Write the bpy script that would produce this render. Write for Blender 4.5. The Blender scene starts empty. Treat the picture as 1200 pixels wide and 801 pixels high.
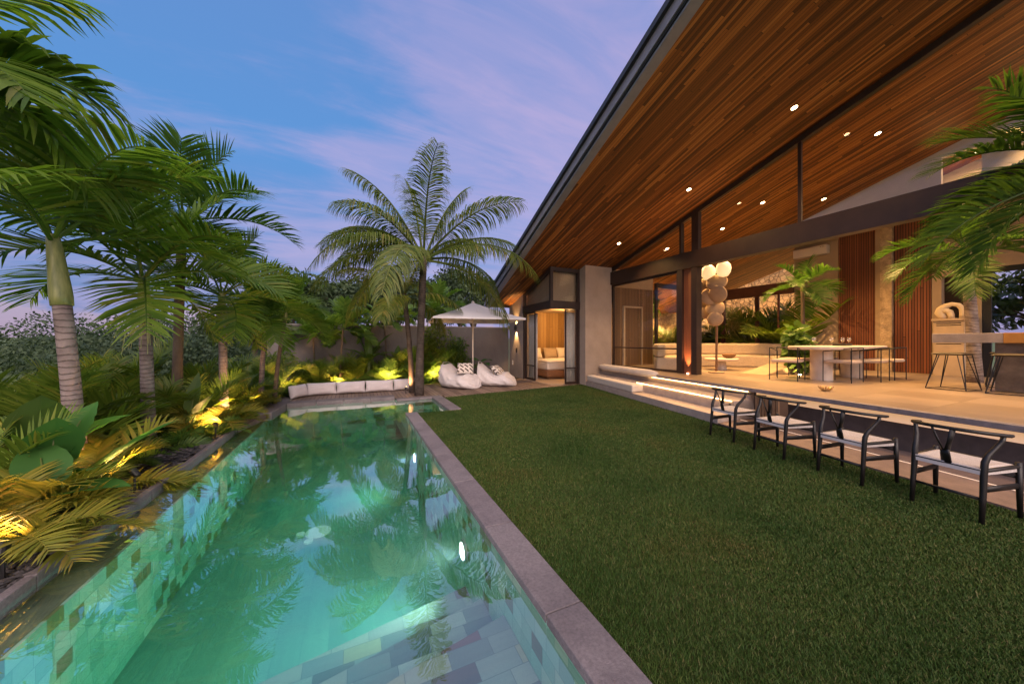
import bpy, math, random
import numpy as np
from math import sin, cos, pi, radians, atan2, sqrt, tan
from mathutils import Vector, Matrix

# ------------------------------------------------------------------ camera, sky, light, exposure
SC = bpy.context.scene
COL = SC.collection
cam_d = bpy.data.cameras.new("camera"); cam = bpy.data.objects.new("camera", cam_d); COL.objects.link(cam)
cam.location = (0, 0, 1.5); cam.rotation_euler = (radians(90), 0, radians(-24.7))
cam_d.sensor_width = 36; cam_d.lens = 12.0; cam_d.shift_y = -0.00125
cam_d.clip_start = 0.02; cam_d.clip_end = 3000
SC.camera = cam
SC.view_settings.view_transform = 'Standard'; SC.view_settings.look = 'None'
SC.view_settings.exposure = 0.0; SC.view_settings.gamma = 1.0
SC.cycles.use_denoising = True
SC.cycles.max_bounces = 9; SC.cycles.transparent_max_bounces = 24
SC.cycles.diffuse_bounces = 4; SC.cycles.glossy_bounces = 4
SC.cycles.sample_clamp_indirect = 6.0
SC.cycles.blur_glossy = 0.5

def N(nt, typ, loc=None, **kw):
    n = nt.nodes.new(typ)
    for k, v in kw.items():
        if k.startswith('i_'):
            key = k[2:]
            key = int(key) if key.isdigit() else key.replace('_', ' ')
            n.inputs[key].default_value = v
        else: setattr(n, k, v)
    return n
def ramp(nt, stops, interp='LINEAR'):
    r = nt.nodes.new('ShaderNodeValToRGB'); cr = r.color_ramp; cr.interpolation = interp
    while len(cr.elements) < len(stops): cr.elements.new(0.5)
    for e, (p, c) in zip(cr.elements, stops):
        e.position = p; e.color = (c[0], c[1], c[2], 1)
    return r
def mth(nt, op, a, b=None, c=None):
    n = nt.nodes.new('ShaderNodeMath'); n.operation = op
    for i, v in enumerate((a, b, c)):
        if v is None: continue
        if isinstance(v, (int, float)): n.inputs[i].default_value = v
        else: nt.links.new(v, n.inputs[i])
    return n.outputs[0]
def mixc(nt, fac, a, b, mode='MIX'):
    n = nt.nodes.new('ShaderNodeMix'); n.data_type = 'RGBA'; n.blend_type = mode
    for key, v in ((0, fac), (6, a), (7, b)):
        if isinstance(v, (int, float)): n.inputs[key].default_value = v
        elif isinstance(v, tuple): n.inputs[key].default_value = (v[0], v[1], v[2], 1)
        else: nt.links.new(v, n.inputs[key])
    return n.outputs[2]

W = bpy.data.worlds.new("World"); SC.world = W; W.use_nodes = True
SUN_EL, SUN_AZ = radians(3.0), radians(200)
def build_world():
    nt = W.node_tree; L = nt.links; nt.nodes.clear()
    out = N(nt, 'ShaderNodeOutputWorld'); bg = N(nt, 'ShaderNodeBackground'); L.new(bg.outputs[0], out.inputs[0])
    sky = N(nt, 'ShaderNodeTexSky'); sky.sky_type = 'NISHITA'; sky.sun_disc = False
    sky.sun_elevation = SUN_EL; sky.sun_rotation = SUN_AZ; sky.air_density = 1.2; sky.dust_density = 2.0; sky.ozone_density = 3.0
    tc = N(nt, 'ShaderNodeTexCoord'); d = tc.outputs['Generated']
    sep = N(nt, 'ShaderNodeSeparateXYZ'); L.new(d, sep.inputs[0])
    z = sep.outputs[2]
    # clear dusk air: violet at the horizon, blue higher up
    base = ramp(nt, [(0.0, (.20, .25, .46)), (0.04, (.16, .24, .52)), (0.16, (.17, .26, .58)), (0.42, (.10, .28, .64)), (0.8, (.13, .25, .58)), (1, (.12, .22, .5))])
    L.new(z, base.inputs[0])
    # thin lavender veil: project the direction on a plane overhead
    den = mth(nt, 'ADD', mth(nt, 'MAXIMUM', z, 0.0), 0.16)
    u = mth(nt, 'DIVIDE', sep.outputs[0], den); v = mth(nt, 'DIVIDE', sep.outputs[1], den)
    cmb = N(nt, 'ShaderNodeCombineXYZ'); L.new(u, cmb.inputs[0]); L.new(v, cmb.inputs[1])
    mp = N(nt, 'ShaderNodeMapping'); mp.inputs['Rotation'].default_value = (0, 0, radians(35)); mp.inputs['Scale'].default_value = (0.55, 1.1, 1)
    mp.inputs['Location'].default_value = (1.7, 0.35, 0)
    L.new(cmb.outputs[0], mp.inputs[0])
    n1 = N(nt, 'ShaderNodeTexNoise', i_Scale=1.15, i_Detail=7.0, i_Roughness=.55, i_Distortion=.4); L.new(mp.outputs[0], n1.inputs[0])
    # more veil to the right (over the house) than on the left
    side = mth(nt, 'MULTIPLY_ADD', sep.outputs[0], 0.30, 0.0)
    f1 = mth(nt, 'ADD', n1.outputs[0], side)
    r1 = ramp(nt, [(0.36, (0, 0, 0)), (0.56, (.75, .75, .75)), (.75, (1, 1, 1))]); r1.color_ramp.interpolation = 'EASE'
    mp3 = N(nt, 'ShaderNodeMapping'); mp3.inputs['Rotation'].default_value = (0, 0, radians(-28)); mp3.inputs['Scale'].default_value = (1.1, 4.2, 1); L.new(cmb.outputs[0], mp3.inputs[0])
    n4 = N(nt, 'ShaderNodeTexNoise', i_Scale=1.3, i_Detail=8.0, i_Roughness=.6, i_Distortion=.8); L.new(mp3.outputs[0], n4.inputs[0])
    f1 = mth(nt, 'ADD', f1, mth(nt, 'MULTIPLY_ADD', n4.outputs[0], .34, -.12))
    L.new(f1, r1.inputs[0])
    tint = ramp(nt, [(.35, (.33, .33, .64)), (.65, (.47, .385, .66))]); L.new(n4.outputs[0], tint.inputs[0])
    c1 = mixc(nt, mth(nt, 'MULTIPLY', r1.outputs[0], .90), base.outputs[0], tint.outputs[0])
    # pinkish low cumulus over the valley
    mp2 = N(nt, 'ShaderNodeMapping'); mp2.inputs['Scale'].default_value = (7, 7, 13); mp2.inputs['Location'].default_value = (.3, .2, .1); L.new(d, mp2.inputs[0])
    n2 = N(nt, 'ShaderNodeTexNoise', i_Scale=1.0, i_Detail=6.0, i_Roughness=.55); L.new(mp2.outputs[0], n2.inputs[0])
    lowm = ramp(nt, [(0.0, (1, 1, 1)), (0.05, (.85, .85, .85)), (0.13, (.25, .25, .25)), (.18, (0, 0, 0))]); L.new(z, lowm.inputs[0])
    leftm = mth(nt, 'MULTIPLY_ADD', sep.outputs[0], -1.2, .28)
    cfac = mth(nt, 'ADD', mth(nt, 'ADD', n2.outputs[0], mth(nt, 'MULTIPLY_ADD', lowm.outputs[0], .34, -.30)), mth(nt, 'MULTIPLY', mth(nt, 'MINIMUM', leftm, .6), .16))
    r2 = ramp(nt, [(0.52, (0, 0, 0)), (0.60, (1, 1, 1))]); L.new(cfac, r2.inputs[0])
    pink = ramp(nt, [(0.0, (.52, .38, .50)), (.14, (.50, .42, .60))]); L.new(z, pink.inputs[0])
    c2 = mixc(nt, mth(nt, 'MULTIPLY', r2.outputs[0], .8), c1, pink.outputs[0])
    # unseen sky behind the camera and at the zenith brightened to light the scene
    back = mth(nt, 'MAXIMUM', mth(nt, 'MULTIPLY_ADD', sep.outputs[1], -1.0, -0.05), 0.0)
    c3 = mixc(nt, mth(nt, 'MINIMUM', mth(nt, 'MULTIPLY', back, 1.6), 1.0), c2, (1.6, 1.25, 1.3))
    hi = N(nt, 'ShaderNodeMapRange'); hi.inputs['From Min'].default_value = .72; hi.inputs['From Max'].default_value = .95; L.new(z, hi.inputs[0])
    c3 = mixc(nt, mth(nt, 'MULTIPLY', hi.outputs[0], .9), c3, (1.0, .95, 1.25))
    sc = N(nt, 'ShaderNodeVectorMath'); sc.operation = 'SCALE'; L.new(sky.outputs[0], sc.inputs[0]); sc.inputs['Scale'].default_value = 0.06
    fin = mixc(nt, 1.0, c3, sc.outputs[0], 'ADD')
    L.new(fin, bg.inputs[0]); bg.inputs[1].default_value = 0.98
build_world()
sun_d = bpy.data.lights.new("afterglow_fill", 'SUN'); sun_d.energy = 3.0; sun_d.angle = radians(50); sun_d.color = (1, .80, .70)  # broad soft fill added from behind the camera to brighten the garden
sun = bpy.data.objects.new("afterglow_fill", sun_d); COL.objects.link(sun)
sun.rotation_euler = (radians(52), 0, radians(-12)); sun.location = (0, -10, 12)

WARM = (1.0, .54, .185)
LAMP_GAIN = 5.6
# ------------------------------------------------------------------ materials
MATS = {}
def newmat(name):
    m = bpy.data.materials.new(name); m.use_nodes = True
    nt = m.node_tree; b = nt.nodes['Principled BSDF']
    return m, nt, b
def mat(name, c, rough=.6, var=.12, scale=6.0, bump=0.0, bscale=None, metal=0.0, coat=0.0, spec=None, stretch=(1, 1, 1), c2=None, sheen=0):
    if name in MATS: return MATS[name]
    m, nt, b = newmat(name); L = nt.links
    tc = N(nt, 'ShaderNodeTexCoord'); mp = N(nt, 'ShaderNodeMapping'); mp.inputs['Scale'].default_value = stretch
    L.new(tc.outputs['Object'], mp.inputs[0])
    n = N(nt, 'ShaderNodeTexNoise', i_Scale=scale, i_Detail=6.0, i_Roughness=.62); L.new(mp.outputs[0], n.inputs[0])
    lo = tuple(x * (1 - var) for x in c); hi = tuple(min(1, x * (1 + var)) for x in (c2 or c))
    r = ramp(nt, [(.3, lo), (.7, hi)]); L.new(n.outputs[0], r.inputs[0]); L.new(r.outputs[0], b.inputs['Base Color'])
    b.inputs['Roughness'].default_value = rough; b.inputs['Metallic'].default_value = metal
    if coat: b.inputs['Coat Weight'].default_value = coat
    if spec is not None: b.inputs['Specular IOR Level'].default_value = spec
    if sheen: b.inputs['Sheen Weight'].default_value = sheen
    if bump:
        n2 = N(nt, 'ShaderNodeTexNoise', i_Scale=bscale or scale * 8, i_Detail=5.0, i_Roughness=.6); L.new(mp.outputs[0], n2.inputs[0])
        bp = N(nt, 'ShaderNodeBump', i_Strength=bump, i_Distance=.02); L.new(n2.outputs[0], bp.inputs['Height']); L.new(bp.outputs[0], b.inputs['Normal'])
    MATS[name] = m; return m
def emit(name, c, s):
    if name in MATS: return MATS[name]
    m, nt, b = newmat(name); b.inputs['Base Color'].default_value = (.8, .8, .8, 1)
    b.inputs['Emission Color'].default_value = (*c, 1); b.inputs['Emission Strength'].default_value = s
    MATS[name] = m; return m
def board_mat(name, stops, u=0, v=1, w=.075, length=2.4, gap=.05, rough=.5, bump=.5, grain=1.0, gapc=.12, stagger=True, spec=.5):
    """boards/tiles: u = axis across, v = axis along; each board gets its own colour from the ramp"""
    if name in MATS: return MATS[name]
    m, nt, b = newmat(name); L = nt.links
    tc = N(nt, 'ShaderNodeTexCoord'); sp = N(nt, 'ShaderNodeSeparateXYZ'); L.new(tc.outputs['Object'], sp.inputs[0])
    U = mth(nt, 'DIVIDE', sp.outputs[u], w); fu = mth(nt, 'FLOOR', U)
    wn = N(nt, 'ShaderNodeTexWhiteNoise'); wn.noise_dimensions = '1D'; L.new(fu, wn.inputs['W'])
    Vv = mth(nt, 'DIVIDE', sp.outputs[v], length)
    if stagger: Vv = mth(nt, 'ADD', Vv, mth(nt, 'MULTIPLY', wn.outputs[0], 7.3))
    fv = mth(nt, 'FLOOR', Vv)
    cb = N(nt, 'ShaderNodeCombineXYZ'); L.new(fu, cb.inputs[0]); L.new(fv, cb.inputs[1])
    wn2 = N(nt, 'ShaderNodeTexWhiteNoise'); wn2.noise_dimensions = '2D'; L.new(cb.outputs[0], wn2.inputs['Vector'])
    r = ramp(nt, stops); L.new(wn2.outputs[0], r.inputs[0])
    mp = N(nt, 'ShaderNodeMapping'); s = [1.5, 1.5, 1.5]; s[u] = 22; s[v] = 1.2; mp.inputs['Scale'].default_value = s
    L.new(tc.outputs['Object'], mp.inputs[0])
    n = N(nt, 'ShaderNodeTexNoise', i_Scale=1.6, i_Detail=6.0, i_Roughness=.65); L.new(mp.outputs[0], n.inputs[0])
    g = ramp(nt, [(.25, (1 - .42 * grain,) * 3), (.75, (1 + .3 * grain if grain < .01 else 1,) * 3)]); L.new(n.outputs[0], g.inputs[0])
    col = mixc(nt, 1.0, r.outputs[0], g.outputs[0], 'MULTIPLY')
    # joints
    pu = mth(nt, 'ABSOLUTE', mth(nt, 'SUBTRACT', mth(nt, 'FRACT', U), .5)); pv = mth(nt, 'ABSOLUTE', mth(nt, 'SUBTRACT', mth(nt, 'FRACT', Vv), .5))
    ju = mth(nt, 'GREATER_THAN', pu, .5 - gap); jv = mth(nt, 'GREATER_THAN', pv, .5 - gap * w / length)
    j = mth(nt, 'MAXIMUM', ju, jv)
    col = mixc(nt, j, col, tuple(x * gapc for x in stops[0][1]))
    L.new(col, b.inputs['Base Color'])
    b.inputs['Roughness'].default_value = rough; b.inputs['Specular IOR Level'].default_value = spec
    hgt = mth(nt, 'ADD', mth(nt, 'MULTIPLY', j, -1.0), mth(nt, 'MULTIPLY', n.outputs[0], .25))
    bp = N(nt, 'ShaderNodeBump', i_Strength=bump, i_Distance=.006); L.new(hgt, bp.inputs['Height']); L.new(bp.outputs[0], b.inputs['Normal'])
    MATS[name] = m; return m
def leaf_mat(name, c1, c2, rough=.42, trans=.35, tip=None):
    if name in MATS: return MATS[name]
    m, nt, b = newmat(name); L = nt.links
    geo = N(nt, 'ShaderNodeNewGeometry')
    r = ramp(nt, [(0, c1), (.85, c2), (1, tip or c2)]); L.new(geo.outputs['Random Per Island'], r.inputs[0])
    tc = N(nt, 'ShaderNodeTexCoord'); n = N(nt, 'ShaderNodeTexNoise', i_Scale=2.3, i_Detail=3.0); L.new(tc.outputs['Object'], n.inputs[0])
    g = ramp(nt, [(.3, (.82, .82, .8)), (.7, (1.08, 1.08, 1.05))]); L.new(n.outputs[0], g.inputs[0])
    col = mixc(nt, 1.0, r.outputs[0], g.outputs[0], 'MULTIPLY')
    L.new(col, b.inputs['Base Color']); b.inputs['Roughness'].default_value = rough; b.inputs['Specular IOR Level'].default_value = .35
    tr = N(nt, 'ShaderNodeBsdfTranslucent'); L.new(mixc(nt, 1.0, col, (1.0, 1.15, .5), 'MULTIPLY'), tr.inputs[0])
    mx = N(nt, 'ShaderNodeMixShader'); mx.inputs[0].default_value = trans
    L.new(b.outputs[0], mx.inputs[1]); L.new(tr.outputs[0], mx.inputs[2])
    L.new(mx.outputs[0], nt.nodes['Material Output'].inputs[0])
    MATS[name] = m; return m
def facing_refl(nt, f0, k, p):
    lw = N(nt, 'ShaderNodeLayerWeight'); lw.inputs[0].default_value = .5
    return mth(nt, 'MULTIPLY_ADD', mth(nt, 'POWER', lw.outputs['Facing'], p), k, f0)
def glass_mat(name, ior=1.45, tint=(.94, .95, .95)):
    if name in MATS: return MATS[name]
    m, nt, b = newmat(name); L = nt.links; nt.nodes.remove(b)
    t = N(nt, 'ShaderNodeBsdfTransparent'); t.inputs[0].default_value = (*tint, 1)
    g = N(nt, 'ShaderNodeBsdfGlossy'); g.inputs['Roughness'].default_value = 0.0; g.inputs[0].default_value = (1, 1, 1, 1)
    fr = facing_refl(nt, ((ior - 1) / (ior + 1)) ** 2 * .9, .8, 5)
    mx = N(nt, 'ShaderNodeMixShader'); L.new(fr, mx.inputs[0]); L.new(t.outputs[0], mx.inputs[1]); L.new(g.outputs[0], mx.inputs[2])
    L.new(mx.outputs[0], nt.nodes['Material Output'].inputs[0]); MATS[name] = m; return m

def trunk_mat(name, c1, c2, ring=9.0, rough=.85):
    if name in MATS: return MATS[name]
    m, nt, b = newmat(name); L = nt.links
    tc = N(nt, 'ShaderNodeTexCoord'); sp = N(nt, 'ShaderNodeSeparateXYZ'); L.new(tc.outputs['Object'], sp.inputs[0])
    n = N(nt, 'ShaderNodeTexNoise', i_Scale=5.0, i_Detail=6.0, i_Roughness=.65); L.new(tc.outputs['Object'], n.inputs[0])
    nl_ = N(nt, 'ShaderNodeTexNoise', i_Scale=1.7, i_Detail=2.0); L.new(tc.outputs['Object'], nl_.inputs[0])
    zz = mth(nt, 'ADD', mth(nt, 'MULTIPLY', sp.outputs[2], ring), mth(nt, 'MULTIPLY_ADD', n.outputs[0], 1.1, mth(nt, 'MULTIPLY', nl_.outputs[0], 5.0)))
    fr = mth(nt, 'FRACT', zz); rg = ramp(nt, [(0, (.1, .1, .1)), (.08, (.4, .4, .4)), (.2, (1, 1, 1)), (.93, (.85, .85, .85)), (1, (.1, .1, .1))]); L.new(fr, rg.inputs[0])
    r = ramp(nt, [(.3, c1), (.7, c2)]); L.new(n.outputs[0], r.inputs[0])
    col = mixc(nt, mth(nt, 'MULTIPLY', mth(nt, 'SUBTRACT', 1.0, rg.outputs[0]), .6), r.outputs[0], tuple(x * .4 for x in c1))
    L.new(col, b.inputs['Base Color']); b.inputs['Roughness'].default_value = rough; b.inputs['Specular IOR Level'].default_value = .2
    bp = N(nt, 'ShaderNodeBump', i_Strength=.7, i_Distance=.015); L.new(mth(nt, 'ADD', rg.outputs[0], mth(nt, 'MULTIPLY', n.outputs[0], .6)), bp.inputs['Height']); L.new(bp.outputs[0], b.inputs['Normal'])
    MATS[name] = m; return m

# ------------------------------------------------------------------ mesh helpers
class MB:
    def __init__(s): s.v = []; s.f = []; s.n = 0
    def add(s, verts, faces):
        verts = [tuple(map(float, p)) for p in verts]
        s.f += [tuple(i + s.n for i in f) for f in faces]; s.v += verts; s.n += len(verts); return s
    def np(s, V, F):
        s.f += (np.asarray(F) + s.n).tolist(); s.v += np.asarray(V, float).tolist(); s.n += len(V); return s
    def box(s, lo, hi, rz=0, origin=None):
        (x0, y0, z0), (x1, y1, z1) = lo, hi
        P = [(x0, y0, z0), (x1, y0, z0), (x1, y1, z0), (x0, y1, z0), (x0, y0, z1), (x1, y0, z1), (x1, y1, z1), (x0, y1, z1)]
        if rz:
            ox, oy = origin or ((x0 + x1) / 2, (y0 + y1) / 2)
            P = [(ox + (x - ox) * cos(rz) - (y - oy) * sin(rz), oy + (x - ox) * sin(rz) + (y - oy) * cos(rz), z) for x, y, z in P]
        return s.add(P, [(0, 3, 2, 1), (4, 5, 6, 7), (0, 1, 5, 4), (1, 2, 6, 5), (2, 3, 7, 6), (3, 0, 4, 7)])
    def prism(s, poly, z0, z1):
        """poly: list of (x,y) counter-clockwise; z0,z1 numbers or functions of (x,y)"""
        n = len(poly); fz0 = z0 if callable(z0) else (lambda x, y: z0); fz1 = z1 if callable(z1) else (lambda x, y: z1)
        P = [(x, y, fz0(x, y)) for x, y in poly] + [(x, y, fz1(x, y)) for x, y in poly]
        F = [tuple(range(n))[::-1], tuple(range(n, 2 * n))] + [(i, (i + 1) % n, n + (i + 1) % n, n + i) for i in range(n)]
        return s.add(P, F)
    def tube(s, path, rad, n=8, cap=True):
        path = [Vector(p) for p in path]; k = len(path)
        if isinstance(rad, (int, float)): rad = [rad] * k
        rings = []; up = Vector((0.03, .02, 1))
        d0 = (path[1] - path[0]).normalized()
        a = d0.cross(up)
        if a.length < .2: a = d0.cross(Vector((1, 0, 0)))
        a.normalize()
        V = []
        for i in range(k):
            d = (path[min(i + 1, k - 1)] - path[max(i - 1, 0)]).normalized()
            a = (a - d * a.dot(d)).normalized(); b = d.cross(a)
            r = rad[i]; rx, ry = (r if isinstance(r, tuple) else (r, r))
            V += [path[i] + a * (rx * cos(2 * pi * j / n)) + b * (ry * sin(2 * pi * j / n)) for j in range(n)]
        F = [(i * n + j, i * n + (j + 1) % n, (i + 1) * n + (j + 1) % n, (i + 1) * n + j) for i in range(k - 1) for j in range(n)]
        if cap: F += [tuple(range(n))[::-1], tuple(range((k - 1) * n, k * n))]
        return s.add(V, F)
    def lathe(s, prof, c=(0, 0, 0), n=24, axis='z'):
        k = len(prof); V = []
        for r, z in prof:
            for j in range(n):
                a = 2 * pi * j / n
                p = (r * cos(a), r * sin(a), z)
                if axis == 'x': p = (z, r * cos(a), r * sin(a))
                if axis == 'y': p = (r * cos(a), z, r * sin(a))
                V.append((c[0] + p[0], c[1] + p[1], c[2] + p[2]))
        F = [(i * n + j, i * n + (j + 1) % n, (i + 1) * n + (j + 1) % n, (i + 1) * n + j) for i in range(k - 1) for j in range(n)]
        F += [tuple(range(n))[::-1], tuple(range((k - 1) * n, k * n))]
        return s.add(V, F)
    def cushion(s, c, size, rz=0, tilt=0, n=14, p=3.0, puff=1.0, wr=0.0, rng=None, tilt_axis='x'):
        """stuffed cushion: size = (x, y, thickness)"""
        sx, sy, sz = size; V = []; ph = (rng.uniform(0, 6) if rng else 0)
        M = Matrix.Rotation(rz, 4, 'Z') @ Matrix.Rotation(tilt, 4, 'X' if tilt_axis == 'x' else 'Y')
        for side in (1, -1):
            for i in range(n + 1):
                for j in range(n + 1):
                    u = -1 + 2 * i / n; w = -1 + 2 * j / n
                    h = ((1 - abs(u) ** p) * (1 - abs(w) ** p)) ** .5
                    k = 1 - .05 * (1 - abs(u)) * abs(w) ** 4; k2 = 1 - .05 * (1 - abs(w)) * abs(u) ** 4
                    z = side * (h * .5 * puff + .02) * sz
                    z += wr * sz * h * (sin(5 * u + ph + 3 * w) * .5 + sin(9 * w - 4 * u + ph) * .35)
                    V.append(Vector(c) + M @ Vector((u * sx / 2 * k2, w * sy / 2 * k, z)))
        m = (n + 1) * (n + 1); F = []
        for i in range(n):
            for j in range(n):
                a = i * (n + 1) + j; b_ = a + n + 1
                F.append((a, b_, b_ + 1, a + 1)); F.append((m + a, m + a + 1, m + b_ + 1, m + b_))
        edge = [i * (n + 1) for i in range(n)] + [n * (n + 1) + j for j in range(n)] + [i * (n + 1) + n for i in range(n, 0, -1)] + [j for j in range(n, 0, -1)]
        for q in range(len(edge)):
            a, b_ = edge[q], edge[(q + 1) % len(edge)]; F.append((b_, a, m + a, m + b_))
        return s.add(V, F)
    def build(s, name, m, parent=None, smooth=False, bevel=0, kind=None, loc=None, label=None):
        me = bpy.data.meshes.new(name); me.from_pydata(s.v, [], s.f); me.update()
        if m is not None: me.materials.append(m)
        if smooth: me.polygons.foreach_set('use_smooth', [True] * len(me.polygons))
        o = bpy.data.objects.new(name, me); COL.objects.link(o)
        if parent is not None: o.parent = parent
        if loc: o.location = loc
        if bevel:
            md = o.modifiers.new('bevel', 'BEVEL'); md.width = bevel; md.segments = 2; md.limit_method = 'ANGLE'; md.angle_limit = radians(40)
        if kind: o['kind'] = kind
        if label: o['label'] = label
        return o
def tag(o, label, cat, group=None):
    o['label'] = label; o['category'] = cat
    if group: o['group'] = group
    return o
def thing(name, label, cat, loc=(0, 0, 0), rz=0, group=None):
    o = bpy.data.objects.new(name, None); COL.objects.link(o); o.location = loc; o.rotation_euler = (0, 0, rz)
    o.empty_display_size = .1
    return tag(o, label, cat, group)
def copy_tree(o, parent=None):
    c = o.copy(); COL.objects.link(c)
    if parent is not None: c.parent = parent; c.matrix_parent_inverse = o.matrix_parent_inverse
    for ch in list(o.children): copy_tree(ch, c)
    return c
def dup(o, loc, rz, label, scale=None):
    c = copy_tree(o); c.location = loc; c.rotation_euler = (0, 0, rz); c['label'] = label
    if scale: c.scale = (scale, scale, scale) if isinstance(scale, (int, float)) else scale
    return c
def lamp(name, typ, loc, energy, color=WARM, aim=None, cone=90, blend=.6, radius=.03, parent=None, size=None):
    d = bpy.data.lights.new(name, typ); d.energy = energy * LAMP_GAIN; d.color = color
    if typ == 'SPOT': d.spot_size = radians(cone); d.spot_blend = blend; d.shadow_soft_size = radius
    elif typ == 'POINT': d.shadow_soft_size = radius
    elif typ == 'AREA':
        d.shape = 'RECTANGLE'; d.size, d.size_y = size
    o = bpy.data.objects.new(name, d); COL.objects.link(o); o.location = loc
    if aim is not None: o.rotation_euler = Vector(aim).to_track_quat('-Z', 'Y').to_euler()
    if parent is not None: o.parent = parent
    return o

# ------------------------------------------------------------------ shared colours
steel = mat('dark_bronze_steel', (.030, .017, .014), .42, .2, 4, .05)
steel2 = mat('black_powder_coat', (.012, .012, .013), .45, .2, 9)
plaster = mat('warm_plaster', (.34, .28, .235), .9, .12, 2.2, .25, 30)
plaster_in = mat('interior_plaster', (.36, .27, .18), .9, .1, 2.0, .2, 30)
concrete = mat('grey_render', (.155, .14, .135), .9, .22, 1.3, .3, 25, stretch=(1, 1, .45))
stone = mat('pool_coping_stone', (.205, .18, .185), .8, .25, 60, .5, 150)
def island_tone(m, lo, hi):
    nt = m.node_tree; b = nt.nodes['Principled BSDF']; l = b.inputs['Base Color'].links[0]; g = N(nt, 'ShaderNodeNewGeometry')
    r = ramp(nt, [(0, lo), (1, hi)]); nt.links.new(g.outputs['Random Per Island'], r.inputs[0])
    n = N(nt, 'ShaderNodeTexNoise', i_Scale=2.2, i_Detail=5.0, i_Roughness=.6); tc = N(nt, 'ShaderNodeTexCoord'); nt.links.new(tc.outputs['Object'], n.inputs[0])
    st = ramp(nt, [(.35, (.70, .70, .72)), (.55, (1, 1, 1))]); nt.links.new(n.outputs[0], st.inputs[0])
    nt.links.new(mixc(nt, 1.0, mixc(nt, 1.0, l.from_socket, r.outputs[0], 'MULTIPLY'), st.outputs[0], 'MULTIPLY'), b.inputs['Base Color'])
island_tone(stone, (.82, .80, .82), (1, 1, .98))
white_fab = mat('white_canvas', (.68, .63, .62), .95, .06, 5, .35, 240, sheen=.2)
glass = glass_mat('window_glass', 1.42)

# ------------------------------------------------------------------ setting
# far ground: a valley below the plot
def terrain():
    n = 90; xs = np.sign(np.linspace(-1, 1, n)) * np.abs(np.linspace(-1, 1, n)) ** 2.2 * 900
    V = []; rng = random.Random(3)
    for x in xs:
        for y in xs:
            d = max(0, (-x - 6) / 10); d = min(1, d)
            z = -1.7 - 1.6 * d + .5 * sin(x * .05 + 1) * cos(y * .04) * min(1, abs(x) / 30)
            r = sqrt(x * x + y * y)
            if r > 120: z += min(9, (r - 120) * .012)
            V.append((x, y, z))
    F = [(i * n + j, (i + 1) * n + j, (i + 1) * n + j + 1, i * n + j + 1) for i in range(n - 1) for j in range(n - 1)]
    m, nt, b = newmat('meadow'); L = nt.links
    tc = N(nt, 'ShaderNodeTexCoord'); nz = N(nt, 'ShaderNodeTexNoise', i_Scale=.12, i_Detail=8.0, i_Roughness=.65); L.new(tc.outputs['Object'], nz.inputs[0])
    r = ramp(nt, [(.3, (.05, .085, .035)), (.5, (.085, .13, .045)), (.7, (.12, .15, .06))]); L.new(nz.outputs[0], r.inputs[0]); L.new(r.outputs[0], b.inputs['Base Color'])
    b.inputs['Roughness'].default_value = .95
    MB().add(V, F).build('terrain', m, smooth=True, kind='structure')
terrain()

XS = lambda y: 5.10 + .21 * y          # edge of lawn / paved strip
XT = lambda y: 6.20 + .15 * y          # edge of the terrace slab
X2 = lambda y: 5.70 + .18 * y          # nosing of the second step
ZR = lambda x, y: 4.1 - .286 * (y - 9.3)   # underside of the roof
GX = 8.25

# planting bed soil
soil = mat('garden_soil', (.030, .022, .016), .95, .4, 8, .6, 40)
def bed():
    V = []; F = []; nx, ny = 24, 40
    for i in range(nx):
        for j in range(ny):
            x = -1.912 - 7.5 * i / (nx - 1); y = -3 + 21 * j / (ny - 1)
            z = -.045 + .05 * sin(x * 3 + y) * cos(y * 1.7) * min(1, i / 3)
            if x < -5: z -= (-5 - x) * .75
            V.append((x, y, z))
    for i in range(nx - 1):
        for j in range(ny - 1):
            a = i * ny + j; F.append((a, a + 1, a + ny + 1, a + ny))
    MB().add(V, F).build('planting_bed', soil, smooth=True, kind='structure')
    MB().prism([(-1.9, 10.95), (1.62, 10.95), (1.9, 12.05), (6.10, 12.05), (6.10, 13.3), (-1.9, 13.3)], -.3, -.01).build('planting_soil', soil, kind='structure')
bed()

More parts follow.
